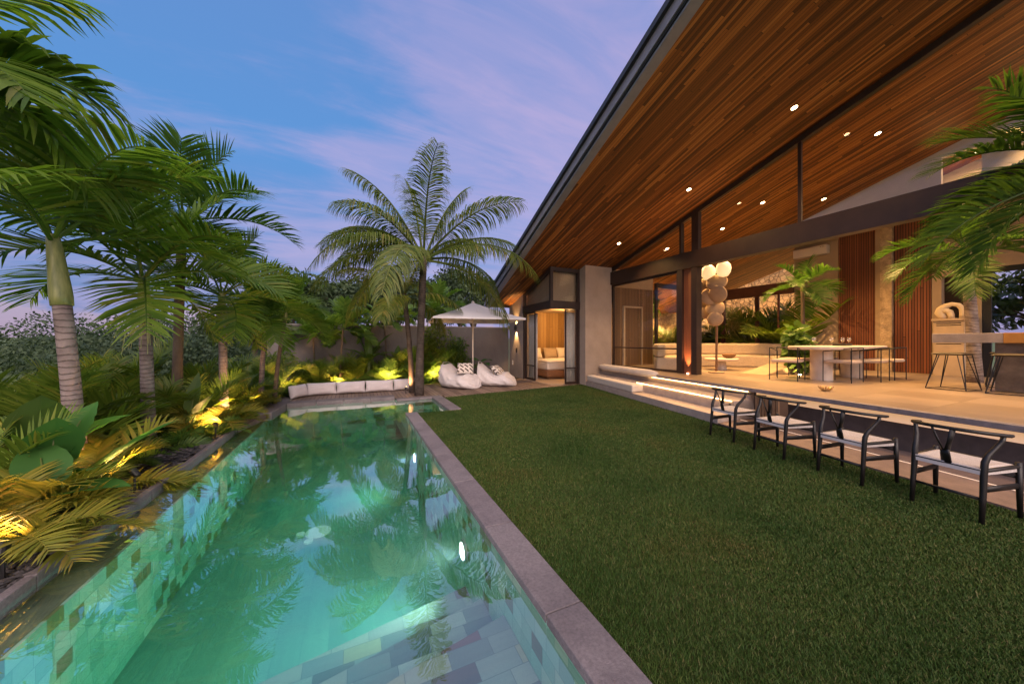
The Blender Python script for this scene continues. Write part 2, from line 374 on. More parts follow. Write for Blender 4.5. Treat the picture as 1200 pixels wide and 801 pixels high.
# lawn: a sheet, and blades of grass on it
m, nt, b = newmat('lawn_ground'); L = nt.links
tc = N(nt, 'ShaderNodeTexCoord'); nz = N(nt, 'ShaderNodeTexNoise', i_Scale=1.1, i_Detail=8.0, i_Roughness=.7); L.new(tc.outputs['Object'], nz.inputs[0])
r_ = ramp(nt, [(.3, (.018, .027, .006)), (.55, (.030, .040, .010)), (.75, (.058, .052, .020))]); L.new(nz.outputs[0], r_.inputs[0]); L.new(r_.outputs[0], b.inputs['Base Color'])
b.inputs['Roughness'].default_value = .95; b.inputs['Specular IOR Level'].default_value = .1
lawn_poly = [(1.178, -3), (XS(-3), -3), (XS(9.75), 9.75), (2.2, 9.03), (2.13, 7.272), (1.178, 7.32)]
MB().prism(lawn_poly, -.35, -.012).build('lawn', m, kind='structure')
def grass():
    rng = np.random.default_rng(5)
    n = 1900000
    # more blades near the camera: sample distance from the near corner with a falling density
    y = -0.2 + 9.95 * rng.random(n) ** 1.7; x = 1.18 + 6.4 * rng.random(n)
    keep = (x < 5.10 + .21 * y - .0) & (y < 9.03 + (x - 2.2) * .143) & ~((x < 2.14) & (y > 7.29))
    d = np.hypot(x, y); keep &= rng.random(n) < np.clip(2.6 / d, .2, 1)
    x = x[keep]; y = y[keep]; n = len(x); d = np.hypot(x, y)
    h = (.010 + .013 * rng.random(n)) * (1 + .25 * np.sin(x * 3.1 + 1.3 * np.sin(y * 2)) * np.cos(y * 2.3)); w = (.0013 + .0011 * rng.random(n)) * np.clip(d / 2.0, 1, 3.2)
    a = rng.random(n) * 2 * pi; t = rng.random(n) * 2 * pi; lean = (.2 + .9 * rng.random(n)) * h
    V = np.zeros((n, 3, 3)); dx, dy = np.cos(a) * w, np.sin(a) * w
    V[:, 0] = np.stack([x - dx, y - dy, np.full(n, -.012)], 1); V[:, 1] = np.stack([x + dx, y + dy, np.full(n, -.012)], 1)
    V[:, 2] = np.stack([x + np.cos(t) * lean, y + np.sin(t) * lean, -.012 + h], 1)
    me = bpy.data.meshes.new('grass'); me.vertices.add(3 * n); me.vertices.foreach_set('co', V.ravel())
    me.loops.add(3 * n); me.loops.foreach_set('vertex_index', np.arange(3 * n)); me.polygons.add(n)
    me.polygons.foreach_set('loop_start', np.arange(0, 3 * n, 3)); me.polygons.foreach_set('loop_total', np.full(n, 3)); me.update(calc_edges=True)
    m, nt, b = newmat('grass_blade'); L = nt.links
    g = N(nt, 'ShaderNodeNewGeometry'); r = ramp(nt, [(0, (.024, .056, .009)), (.6, (.048, .090, .016)), (.86, (.078, .104, .025)), (1, (.15, .130, .055))]); L.new(g.outputs['Random Per Island'], r.inputs[0])
    tc = N(nt, 'ShaderNodeTexCoord'); nz = N(nt, 'ShaderNodeTexNoise', i_Scale=.9, i_Detail=5.0); L.new(tc.outputs['Object'], nz.inputs[0])
    gg = ramp(nt, [(.30, (.60, .80, .58)), (.45, (.95, 1, .95)), (.56, (1.15, 1.12, 1.05)), (.70, (1.35, 1.02, 1.0))]); L.new(nz.outputs[0], gg.inputs[0])
    L.new(mixc(nt, 1.0, r.outputs[0], gg.outputs[0], 'MULTIPLY'), b.inputs['Base Color']); b.inputs['Roughness'].default_value = .6; b.inputs['Specular IOR Level'].default_value = .2
    me.materials.append(m); o = bpy.data.objects.new('grass', me); COL.objects.link(o); o['kind'] = 'stuff'
    tag(o, 'short mown grass covering the lawn between pool and terrace', 'grass')
grass()

# timber deck beyond the pool
deckm = board_mat('deck_boards', [(0, (.16, .105, .075)), (.5, (.24, .165, .12)), (1, (.31, .22, .17))], 0, 1, .095, 2.2, .06, .7, .6, .7, .1)
MB().prism([(.955, 9.302), (2.2, 9.302), (2.2, 9.04), (XS(9.75), 9.76), (7.0, 11.93), (6.10, 12.03), (1.9, 12.03), (1.62, 10.93), (-1.45, 10.93), (-1.45, 9.802), (.955, 9.802)], -.12, .004).build('timber_deck', deckm, kind='structure')

# ------------------------------------------------------------------ pool
TEAL = [(0, (.22, .46, .36)), (.35, (.30, .56, .44)), (.62, (.38, .62, .50)), (.80, (.44, .64, .50)), (.81, (.14, .19, .08)), (.92, (.20, .24, .11)), (.93, (.55, .70, .58)), (1, (.60, .74, .62))]
TEALF = [(0, (.13, .34, .26)), (.5, (.15, .38, .29)), (1, (.18, .42, .32))]
def tile_mat(name, u, v, w=.2, l=.2, stops=TEAL): return board_mat(name, stops, u, v, w, l, .02, .5, .25, .25, .8, stagger=True)
t_floor = board_mat('pool_tile_floor', TEALF, 0, 1, .2, .4, .012, .5, .2, .3, .85); t_wx = tile_mat('pool_tile_side', 2, 1, .105, .13); t_wy = tile_mat('pool_tile_end', 2, 0, .10, .22)
STEPT = [(0, (.12, .17, .16)), (.3, (.20, .26, .24)), (.55, (.28, .33, .30)), (.70, (.34, .36, .30)), (.78, (.30, .30, .16)), (.84, (.16, .09, .08)), (.9, (.10, .12, .10)), (1, (.40, .44, .40))]
t_step = board_mat('pool_step_tile', STEPT, 1, 0, .13, .26, .012, .6, .3, .4, .7)
t_stepr = board_mat('pool_step_riser_tile', STEPT, 2, 0, .11, .26, .012, .6, .3, .4, .7)
PX0, PX1, PY0, PY1, PZ, WZ = -1.62, .95, -2.2, 9.46, -1.02, -.05
MB().box((PX0 - .3, PY0 - .2, PZ - .1), (PX1 + .3, PY1 + .2, PZ)).build('pool_floor', t_floor, kind='structure')
MB().box((PX0 - .32, PY0, PZ - .1), (PX0, PY1 + .15, -.115)).build('pool_side', t_wx, kind='structure')      # its top is the shallow ledge
MB().box((PX1, PY0, PZ - .1), (PX1 + .2, 7.33, -.03)).build('pool_side', t_wx, kind='structure')
MB().box((PX0, PY1, PZ - .1), (PX1, PY1 + .15, -.03)).build('pool_end', t_wy, kind='structure')
MB().box((PX0, PY0 - .2, PZ - .1), (PX1, PY0, -.03)).build('pool_end', t_wy, kind='structure')
ledge = mat('ledge_stone', (.075, .12, .105), .7, .5, 3.2, .4, 40, c2=(.15, .17, .11))
MB().box((-1.905, PY0, -.125), (PX0 - .02, 8.4, -.112)).build('pool_ledge', ledge, kind='structure')
# entry niche at the far right
MB().box((PX1, 7.33, -.6), (1.95, 9.2, -.33)).build('niche_floor', t_floor, kind='structure')
MB().box((1.87, 7.33, -.5), (2.0, 9.2, -.03)).build('niche_side', t_wx, kind='structure')
MB().box((PX1, 9.15, -.5), (1.87, 9.28, -.03)).build('niche_end', t_wy, kind='structure')
MB().box((PX1 + .2, 7.2, -.5), (1.87, 7.33, -.03)).build('niche_end', t_wy, kind='structure')
# steps at the near end (slightly askew, as built)
def st(zt, a, b_, zb):
    MB().prism([(PX0 + .01, PY0), (PX1 - .002, PY0), (PX1 - .002, b_), (PX0 + .01, a)], zb, zt).build('pool_steps', t_step, kind='structure')
st(-.82, 2.62, 3.12, PZ - .02); st(-.62, 2.12, 2.66, -.82); st(-.42, 1.66, 2.20, -.62)
# coping: separate stones
def coping(lo, hi, axis, pieces, name='coping'):
    rng = random.Random(hash(name) % 97 + pieces)
    mb = MB(); a = 0 if axis == 'x' else 1; L_ = hi[a] - lo[a]
    for i in range(pieces):
        l2 = list(lo); h2 = list(hi); l2[a] = lo[a] + L_ * i / pieces + .004; h2[a] = lo[a] + L_ * (i + 1) / pieces - .004
        h2[2] = hi[2] + rng.uniform(-.002, .002); mb.box(l2, h2)
    return mb.build(name, stone, bevel=.006, kind='structure')
coping((.945, -2.2, -.045), (1.177, 7.33, .012), 'y', 10, 'coping_stones')
coping((-1.912, -2.2, -.14), (-1.85, 7.35, .005), 'y', 7, 'coping_kerb')
coping((-1.45, 9.44, -.06), (.953, 9.8, .03), 'x', 4, 'coping_stones')
coping((.955, 9.10, -.045), (2.12, 9.3, .012), 'x', 2, 'coping_stones')
coping((1.855, 7.27, -.045), (2.125, 9.097, .012), 'y', 2, 'coping_stones')
MB().prism([(-1.90, 8.42), (-1.55, 8.42), (-1.452, 9.44), (-1.452, 10.6), (-1.86, 10.6)], -.12, .03).build('coping_stones', stone, bevel=.006, kind='structure')
MB().prism([(-1.91, 7.352), (-1.84, 7.352), (-1.62, 8.418), (-1.91, 8.418)], -.14, -.01).build('stone_block', mat('brown_stone', (.16, .11, .09), .85, .3, 6, .5, 50), kind='structure')

# water
def water():
    m, nt, b = newmat('pool_water'); L = nt.links; nt.nodes.remove(b)
    t = N(nt, 'ShaderNodeBsdfTransparent'); t.inputs[0].default_value = (.97, 1, .99, 1)
    g = N(nt, 'ShaderNodeBsdfGlossy'); g.inputs['Roughness'].default_value = 0.0; g.inputs[0].default_value = (1, 1, 1, 1)
    fr = facing_refl(nt, .15, .85, 2.3)
    tc = N(nt, 'ShaderNodeTexCoord'); n = N(nt, 'ShaderNodeTexNoise', i_Scale=2.2, i_Detail=3.0, i_Roughness=.5); L.new(tc.outputs['Object'], n.inputs[0])
    n3 = N(nt, 'ShaderNodeTexNoise', i_Scale=14.0, i_Detail=2.0, i_Roughness=.5); L.new(tc.outputs['Object'], n3.inputs[0])
    hh = mth(nt, 'ADD', n.outputs[0], mth(nt, 'MULTIPLY', n3.outputs[0], .10))
    bp = N(nt, 'ShaderNodeBump', i_Strength=.08, i_Distance=.02); L.new(hh, bp.inputs['Height'])
    L.new(bp.outputs[0], g.inputs['Normal'])
    mx = N(nt, 'ShaderNodeMixShader'); L.new(fr, mx.inputs[0]); L.new(t.outputs[0], mx.inputs[1]); L.new(g.outputs[0], mx.inputs[2])
    out = nt.nodes['Material Output']; L.new(mx.outputs[0], out.inputs[0])
    ab = N(nt, 'ShaderNodeVolumeAbsorption'); ab.inputs['Color'].default_value = (.05, .80, .56, 1); ab.inputs['Density'].default_value = .36
    vs = N(nt, 'ShaderNodeVolumeScatter'); vs.inputs['Color'].default_value = (.8, 1, .97, 1); vs.inputs['Density'].default_value = .045; vs.inputs['Anisotropy'].default_value = .45
    ad = N(nt, 'ShaderNodeAddShader'); L.new(ab.outputs[0], ad.inputs[0]); L.new(vs.outputs[0], ad.inputs[1]); L.new(ad.outputs[0], out.inputs['Volume'])
    x0 = -1.852
    top = [(x0, PY0 - .05), (PX1 + .003, PY0 - .05), (PX1 + .003, 7.332), (1.872, 7.332), (1.872, 9.152), (PX1 + .003, 9.152), (PX1 + .003, PY1 + .003), (x0, PY1 + .003)]
    o = MB().prism(top, PZ - .05, WZ).build('water', m, kind='structure')
    return o
water()
# underwater lamps in the right-hand wall
def pool_lamp(y, label):
    t = thing('pool_lamp', label, 'pool light', (PX1, y, -.50), 0, 'underwater lamps in the pool wall')
    MB().lathe([(.105, .0), (.105, -.02), (.085, -.026)], n=24, axis='x').build('rim', mat('lamp_rim', (.5, .5, .5), .3, .1, 5, metal=.6), t, smooth=False)
    MB().lathe([(.083, -.024), (.05, -.036), (.001, -.04)], n=24, axis='x').build('lens', emit('pool_lens', (.88, 1, .97), 14), t)
    lamp('pool_beam', 'SPOT', (-.05, 0, 0), 32, (.78, 1.0, .96), aim=(-1, 0, .03), cone=135, blend=1.0, radius=.07, parent=t)
pool_lamp(3.15, 'round white underwater lamp nearest the pool steps')
pool_lamp(6.0, 'round white underwater lamp halfway along the pool wall')
pool_lamp(.3, 'round white underwater lamp beside the pool steps, below the camera')
# leaf litter skimmer lid on the pool floor
t = thing('pool_drain', 'pale round drain cover with two small discs on the pool floor', 'drain', (-.44, 5.15, PZ))
MB().lathe([(.15, 0), (.15, .012), (.001, .014)], n=28).build('cover', mat('drain_white', (.75, .78, .76), .5, .05, 5), t)
MB().lathe([(.05, 0), (.05, .02), (.001, .022)], (-.2, .02, 0), n=18).build('cap', MATS['drain_white'], t)
MB().lathe([(.05, 0), (.05, .02), (.001, .022)], (-.09, -.2, 0), n=18).build('cap', MATS['drain_white'], t)

# dark pebble strip along the planting bed
def pebbles():
    rng = np.random.default_rng(8); n = 5200
    y = rng.uniform(.6, 8.3, n); x = -1.93 - rng.random(n) ** 1.3 * .95
    base = np.array([(1, 0, 0), (.45, .8, .1), (-.5, .85, -.05), (-1, 0, .05), (-.5, -.8, 0), (.5, -.85, .1), (.3, .1, .9), (-.3, -.1, .85)])
    F0 = [(0, 1, 6), (1, 2, 7), (1, 7, 6), (2, 3, 7), (3, 4, 7), (4, 5, 6), (4, 6, 7), (5, 0, 6)]
    mb = MB()
    V = []; F = []
    for i in range(n):
        s = rng.uniform(.012, .034); a = rng.uniform(0, 6.28); ca, sa = cos(a), sin(a)
        B = base * np.array([s * rng.uniform(1, 1.9), s, s * rng.uniform(.3, .6)]) * (1 + .12 * rng.standard_normal((8, 1)))
        P = np.stack([B[:, 0] * ca - B[:, 1] * sa + x[i], B[:, 0] * sa + B[:, 1] * ca + y[i], B[:, 2] - .045 + rng.uniform(.01, .035)], 1)
        F += [tuple(k + 8 * i for k in f) for f in F0]; V += P.tolist()
    m, nt, b = newmat('slate_pebble'); g = N(nt, 'ShaderNodeNewGeometry'); r = ramp(nt, [(0, (.02, .02, .024)), (.7, (.06, .055, .06)), (1, (.14, .12, .12))]); nt.links.new(g.outputs['Random Per Island'], r.inputs[0]); nt.links.new(r.outputs[0], b.inputs['Base Color']); b.inputs['Roughness'].default_value = .6
    o = mb.add(V, F).build('pebbles', m); o['kind'] = 'stuff'; tag(o, 'dark flat slate pebbles along the pool kerb', 'pebbles')
pebbles()

# ------------------------------------------------------------------ terrace, steps
floor_m = board_mat('terrace_tile', [(0, (.25, .19, .14)), (.5, (.30, .23, .17)), (1, (.35, .27, .20))], 0, 1, .9, .9, .004, .32, .15, .35, .5, stagger=False)
MB().prism([(XT(-3) + .28, -3), (14.6, -3), (14.6, 9.6), (XT(9.6) + .02, 9.6), (XT(6.6), 6.6), ], .545, .6).build('terrace_floor', floor_m, kind='structure')
edge_m = mat('terrace_edge_stone', (.20, .175, .18), .6, .25, 10, .3, 90)
MB().prism([(XT(-3), -3), (XT(-3) + .278, -3), (XT(6.6) - .002, 6.6 - .01)], .535, .602).build('terrace_edge', edge_m, bevel=.004, kind='structure')
tread_m = mat('step_stone', (.40, .33, .29), .8, .14, 7, .3, 70)
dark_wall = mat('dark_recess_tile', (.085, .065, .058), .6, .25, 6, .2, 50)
strip_m = mat('brown_paving', (.19, .135, .115), .75, .2, 7, .3, 60)
YB = 4.05     # the steps end here; further right the terrace is cantilevered
MB().prism([(XS(YB), YB), (XT(YB) + .5, YB), (XT(9.45) + .5, 9.45), (XS(9.45), 9.45)], -.3, .145).build('stone_step', tread_m, bevel=.005, kind='structure')
MB().prism([(X2(YB), YB + .004), (XT(YB) + .4, YB + .004), (XT(9.44) + .4, 9.44), (X2(9.44), 9.44)], .148, .37).build('stone_step', tread_m, bevel=.005, kind='structure')
MB().prism([(XT(YB) + .12, YB + .008), (XT(YB) + .45, YB + .008), (XT(9.43) + .45, 9.43), (XT(9.43) + .12, 9.43)], .373, .545).build('step_riser', tread_m, kind='structure')
MB().prism([(XS(-3), -3), (XT(-3) + .3, -3), (XT(YB) + .3, YB - .004), (XS(YB), YB - .004)], -.3, .018).build('paved_strip', strip_m, kind='structure')
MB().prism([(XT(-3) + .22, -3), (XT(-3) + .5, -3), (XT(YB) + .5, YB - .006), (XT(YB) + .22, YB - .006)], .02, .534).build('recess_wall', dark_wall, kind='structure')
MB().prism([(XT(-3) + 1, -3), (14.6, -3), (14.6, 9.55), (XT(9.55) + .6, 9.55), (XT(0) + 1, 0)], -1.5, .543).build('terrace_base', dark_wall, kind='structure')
# light strips under the nosings
led = emit('led_strip', (1.0, .58, .22), 11)
def led_strip(fx, y0, y1, z, label, off, P=60):
    o = MB().prism([(fx(y0) + off - .012, y0), (fx(y0) + off + .012, y0), (fx(y1) + off + .012, y1), (fx(y1) + off - .012, y1)], z - .012, z).build('glow_strip', led)
    return tag(o, label, 'light strip', 'warm light strips under the terrace steps')
led_strip(X2, YB + .05, 7.0, .37, 'glowing warm light strip along the lower step riser', -.018)
led_strip(XT, YB + .05, 7.0, .52, 'glowing warm light strip under the terrace edge above the steps', .10)
lit_wall_band = emit('lit_wall_band', (1.0, .52, .20), .55)  # wall face made to glow, standing in for strip light falling on it
tag(MB().prism([(XT(-3) + .208, -3), (XT(-3) + .219, -3), (XT(YB) + .219, YB - .05), (XT(YB) + .208, YB - .05)], .385, .50).build('glow_strip', lit_wall_band), 'warm wall band under the overhanging slab behind the chairs, made to glow as if lit', 'light strip', 'warm light strips under the terrace steps')
led_thin = emit('led_line', (1.0, .58, .25), .55)
tag(MB().prism([(XS(-3) + .62, -3), (XS(-3) + .632, -3), (XS(YB - .02) + .632, YB - .02), (XS(YB - .02) + .62, YB - .02)], .018, .024).build('glow_strip', led_thin), 'thin faint light line set in the paving behind the chairs', 'light strip', 'warm light strips under the terrace steps')
# slatted timber support under the slab
t = thing('slatted_box', 'slatted timber box under the slab behind the second chair', 'box', (6.42, 3.50, .018), radians(-9))
rngb = random.Random(4); sl = mat('slat_timber', (.22, .13, .07), .6, .25, 8, .2, 60)
bb = MB()
for k in range(7): bb.box((-.012, -.21 + k * .06, 0), (.012, -.165 + k * .06, .50))
bb.build('slat_panel', sl, t)
MB().box((.013, -.20, 0), (.22, .235, .49)).build('box_body', mat('dark_timber', (.07, .04, .025), .7), t)
# mattress with bolster on the lowest step
t = thing('daybed_mattress', 'long cream mattress with a bolster lying on the step', 'mattress', (0, 0, 0))
def matt_poly(y0, y1, a, b_): return [(XS(y0) + a, y0), (XS(y0) + b_, y0), (XS(y1) + b_ + .12, y1), (XS(y1) + a, y1)]
mb = MB().prism(matt_poly(6.75, 9.38, .02, .66), .150, .345); cream = mat('cream_canvas', (.60, .53, .46), .95, .06, 5, .3, 260, sheen=.2)
mb.build('mattress', cream, t, bevel=.035, smooth=False)
pth = [(XT(y) - .02 + .02 * sin(y * 5), y, .62) for y in np.linspace(6.55, 9.3, 12)]
MB().tube(pth, [.07] + [.105] * 10 + [.07], 16).build('bolster', cream, t, smooth=True)

# ------------------------------------------------------------------ house
house = thing('villa', 'modern villa with a sloping timber-lined roof and glass front', 'house')
soffit_m = board_mat('soffit_boards', [(0, (.075, .026, .007)), (.25, (.14, .049, .011)), (.6, (.25, .090, .018)), (.85, (.38, .145, .030)), (1, (.50, .215, .05))], 0, 1, .055, 1.9, .05, .5, .5, .8, .22, spec=.3)
def hpart(name, mb, m, **k): return mb.build(name, m, house, **k)
EO = lambda y: 3.812 + .1004 * y     # x of the eave (soffit outer edge)
Y0R, Y1R = -4.0, 13.45
roof = hpart('roof', MB().prism([(EO(Y0R) - .02, Y0R), (16, Y0R), (16, Y1R + .02), (EO(Y1R) - .02, Y1R + .02)], lambda x, y: ZR(x, y) + .06, lambda x, y: ZR(x, y) + .16), mat('roof_sheet', (.05, .048, .052), .5, .3, 5))
MB().prism([(EO(Y0R), Y0R), (16, Y0R), (16, Y1R), (EO(Y1R), Y1R)], lambda x, y: ZR(x, y), lambda x, y: ZR(x, y) + .058).build('soffit', soffit_m, roof)
def fascia(o0, o1, z0, z1, name, m):
    MB().prism([(EO(Y0R) + o0, Y0R), (EO(Y0R) + o1, Y0R), (EO(Y1R) + o1, Y1R), (EO(Y1R) + o0, Y1R)], lambda x, y: ZR(x, y) + z0, lambda x, y: ZR(x, y) + z1).build(name, m, roof)
grey_fas = mat('grey_fascia', (.21, .20, .22), .6, .18, 3, .15, 40)
fascia(-.19, -.004, -.012, .05, 'eave_trim', mat('blue_grey_trim', (.20, .23, .30), .5, .15, 4))
fascia(-.215, -.19, .02, .06, 'shadow_gap', mat('gap_black', (.01, .01, .012), .8))
fascia(-.24, -.02, .062, .24, 'fascia', grey_fas)
fascia(-.30, -.0, .242, .34, 'drip_edge', mat('drip_black', (.03, .03, .036), .6, .4, 9, .3, 30))
# column and glazed front
hpart('column', MB().prism([(7.07, 9.44), (8.2, 9.44), (8.2, 9.82), (7.07, 9.82)], 0, lambda x, y: ZR(x, y) - .002), plaster, bevel=.004)
hpart('beam', MB().box((GX - .11, -3, 3.455), (GX + .11, 9.44, 3.89)), steel)
# frame along the roof line
hpart('roof_frame', MB().prism([(GX - .05, -3), (GX + .05, -3), (GX + .05, 9.42), (GX - .05, 9.42)], lambda x, y: ZR(x, y) - .12, lambda x, y: ZR(x, y) - .003), steel)
post = hpart('post', MB().box((GX - .1, 6.56, .602), (GX + .1, 6.72, 3.454)).box((GX - .1, 6.12, .602), (GX + .1, 6.28, 3.454)), steel)
MB().box((GX - .02, 6.28, .602), (GX + .06, 6.56, 3.454)).build('timber_infill', mat('post_timber', (.20, .075, .035), .5, .2, 4, stretch=(8, 8, .6)), post)
hpart('upper_post', MB().prism([(GX - .06, 6.62), (GX + .06, 6.62), (GX + .06, 6.68), (GX - .06, 6.68)], 3.892, lambda x, y: ZR(x, y) - .122).prism([(GX - .06, 6.1), (GX + .06, 6.1), (GX + .06, 6.3), (GX - .06, 6.3)], 3.892, lambda x, y: ZR(x, y) - .122), steel)
hpart('mullion', MB().prism([(GX - .03, 3.84), (GX + .03, 3.84), (GX + .03, 3.90), (GX - .03, 3.90)], 3.892, lambda x, y: ZR(x, y) - .122), steel)
def win(name, rect_y, z0, z1, x=GX, bars=(), frame=.045, parent=house, glass_on=True, mframe=steel):
    y0, y1 = rect_y; f = MB()
    f.box((x - .035, y0, z0), (x + .035, y0 + frame, z1)); f.box((x - .035, y1 - frame, z0), (x + .035, y1, z1))
    f.box((x - .033, y0 + frame, z0), (x + .033, y1 - frame, z0 + frame)); f.box((x - .033, y0 + frame, z1 - frame), (x + .033, y1 - frame, z1))
    for zb in bars: f.box((x - .028, y0 + frame, zb - .02), (x + .028, y1 - frame, zb + .02))
    w = f.build(name, mframe, parent)
    if glass_on: MB().box((x - .004, y0 + frame * .8, z0 + frame * .8), (x + .004, y1 - frame * .8, z1 - frame * .8)).build('pane', glass, w)
    return w
win('window', (6.73, 9.43), .602, 3.453, bars=(1.27,), frame=.06)
def clere(y0, y1):
    MB().prism([(GX - .004, y0), (GX + .004, y0), (GX + .004, y1), (GX - .004, y1)], 3.893, lambda x, y: max(3.9, ZR(x, y) - .124)).build('clerestory_pane', glass, house)
clere(6.69, 9.4); clere(3.91, 6.09); clere(-3, 3.83)
# bay window of the bedroom: side towards the pool and front towards the lawn
bay = hpart('bay_window', MB().prism([(5.90, 9.76), (6.0, 9.76), (6.0, 9.86), (5.90, 9.86)], 2.84, lambda x, y: ZR(x, y) - .003)
    .prism([(6.0, 9.765), (7.068, 9.765), (7.068, 9.855), (6.0, 9.855)], lambda x, y: ZR(x, y) - .13, lambda x, y: ZR(x, y) - .004)
    .prism([(6.99, 9.76), (7.068, 9.76), (7.068, 9.86), (6.99, 9.86)], 0.01, lambda x, y: ZR(x, y) - .132)
    .prism([(5.905, 9.86), (5.995, 9.86), (6.085, 12.0), (5.995, 12.0)], lambda x, y: ZR(x, y) - .12, lambda x, y: ZR(x, y) - .005)
    .prism([(5.99, 11.88), (6.08, 11.88), (6.085, 12.0), (5.995, 12.0)], 0.01, lambda x, y: ZR(x, y) - .122), steel)
MB().prism([(5.88, 9.74), (7.07, 9.74), (7.07, 9.87), (6.01, 9.87), (6.1, 12.0), (5.97, 12.0)], 2.57, 2.838).build('transom', steel, bay)
MB().prism([(6.0, 9.80), (6.99, 9.80), (6.99, 9.81), (6.0, 9.81)], 2.84, lambda x, y: ZR(x, y) - .131).build('pane', glass, bay)
MB().prism([(5.945, 9.86), (5.955, 9.86), (6.035, 11.88), (6.025, 11.88)], 2.84, lambda x, y: ZR(x, y) - .121).build('pane', glass, bay)
def door_leaf(name, p0, p1, hinge):
    d = Vector((p1[0] - p0[0], p1[1] - p0[1], 0)); L_ = d.length; a = atan2(d.y, d.x); f = MB(); t_ = .045
    f.box((0, -.02, 0), (t_, .02, 2.54)); f.box((L_ - t_, -.02, 0), (L_, .02, 2.54))
    f.box((t_, -.019, 0), (L_ - t_, .019, .07)); f.box((t_, -.019, 2.49), (L_ - t_, .019, 2.54)); f.box((t_, -.018, .52), (L_ - t_, .018, .56))
    o = f.build(name, steel, house, loc=(p0[0], p0[1], .025)); o.rotation_euler = (0, 0, a)
    MB().box((t_ * .8, -.003, .05), (L_ - t_ * .8, .003, 2.5)).build('pane', glass, o)
    return o
door_leaf('glass_door', (6.06, 11.86), (6.02, 11.05), 0)
door_leaf('glass_door', (6.50, 9.81), (6.985, 9.81), 0)
cur = mat('sheer_curtain', (.55, .52, .48), .9, .08, 4, .2, 100)
def curtain(p0, p1, z0, z1, n=60, amp=.035):
    V = []; F = []
    for i in range(n + 1):
        t_ = i / n; x = p0[0] + (p1[0] - p0[0]) * t_; y = p0[1] + (p1[1] - p0[1]) * t_; dx, dy = p1[0] - p0[0], p1[1] - p0[1]; l = sqrt(dx * dx + dy * dy)
        o = amp * sin(t_ * l * 42) + amp * .4 * sin(t_ * l * 17 + 1)
        for z in (z0, z1): V.append((x - dy / l * o, y + dx / l * o, z))
    F = [(2 * i, 2 * i + 2, 2 * i + 3, 2 * i + 1) for i in range(n)]
    o = MB().add(V, F).build('curtain', cur, smooth=True); md = o.modifiers.new('thick', 'SOLIDIFY'); md.thickness = .004; return o
tag(curtain((6.60, 9.98), (7.05, 9.98), .06, 2.5), 'pale sheer curtain behind the right door leaf of the bedroom', 'curtain', 'bedroom curtains')
tag(curtain((6.16, 11.1), (6.2, 11.85), .06, 2.5), 'pale sheer curtain behind the left door leaf of the bedroom', 'curtain', 'bedroom curtains')
# bedroom shell
hpart('wall', MB().prism([(5.985, 12.0), (6.28, 12.0), (6.33, 13.4), (6.035, 13.4)], 0, lambda x, y: ZR(x, y) - .003), plaster)
headw = board_mat('bedroom_boards', [(0, (.30, .17, .06)), (.5, (.38, .22, .08)), (1, (.46, .28, .11))], 0, 2, .16, 3.6, .025, .5, .4, .8, .3)
hpart('timber_wall', MB().prism([(6.3, 13.6), (10.2, 13.6), (10.2, 13.7), (6.3, 13.7)], 0, 3.2), headw)
hpart('inner_wall', MB().prism([(10.2, 9.6), (10.35, 9.6), (10.35, 13.6), (10.2, 13.6)], 0, lambda x, y: ZR(x, y) - .003), plaster_in)
hpart('bedroom_floor', MB().prism([(5.96, 9.86), (10.2, 9.86), (10.2, 13.6), (6.30, 13.6), (6.28, 12.0), (6.0, 11.9)], -.05, .022), mat('bedroom_tile', (.40, .31, .23), .4, .1, 3))
hpart('bedroom_ceiling', MB().prism([(6.06, 9.9), (10.19, 9.9), (10.19, 13.59), (6.32, 13.59), (6.25, 11.9)], 2.78, 2.84), plaster_in)
hpart('inner_wall', MB().prism([(6.10, 9.98), (7.3, 9.98), (7.3, 10.02), (6.14, 10.02), (6.24, 12.0), (6.20, 12.0)], 2.842, lambda x, y: ZR(x, y) - .003), plaster_in)
# bed
bedt = thing('bed', 'double bed with white linen by the timber wall', 'bed', (0, 0, 0))
MB().box((6.75, 11.35, .05), (8.95, 13.5, .13)).box((6.65, 11.25, .13), (9.05, 13.55, .36)).build('bed_base', mat('bed_wood', (.24, .12, .06), .5, .2, 4), bedt, bevel=.01)
linen = mat('white_linen', (.72, .66, .58), .9, .05, 4, .3, 60)
MB().box((6.72, 11.33, .36), (8.98, 13.5, .66)).build('mattress', linen, bedt, bevel=.06)
MB().cushion((7.85, 12.0, .68), (2.3, 1.4, .16), n=20, p=6, wr=.12, rng=random.Random(2)).build('duvet', linen, bedt, smooth=True)
for k, x in enumerate((7.2, 8.0, 8.7)):
    tag(MB().cushion((x, 13.25, .95), (.68, .50, .22), 0, radians(68), rng=random.Random(k)).build('bed_pillow', linen if k != 1 else mat('beige_linen', (.42, .32, .22), .9), smooth=True), ['plump white pillow at the left of the bed head', 'smaller beige pillow in the middle of the bed head', 'white pillow at the right of the bed head, by the curtain'][k], 'pillow')
def fixture(name, label, cat, loc, group=None, rz=0): return thing(name, label, cat, loc, rz, group)
t = thing('bedroom_lamp', 'small round ceiling lamp over the bed', 'ceiling light', (7.9, 11.6, 2.78))
MB().lathe([(.06, 0), (.06, -.03), (.001, -.034)], n=20).build('shade', emit('lamp_warm', (1, .66, .32), 4), t)
lamp('lamp_light', 'POINT', (0, 0, -.30), 34, WARM, radius=.12, parent=t)
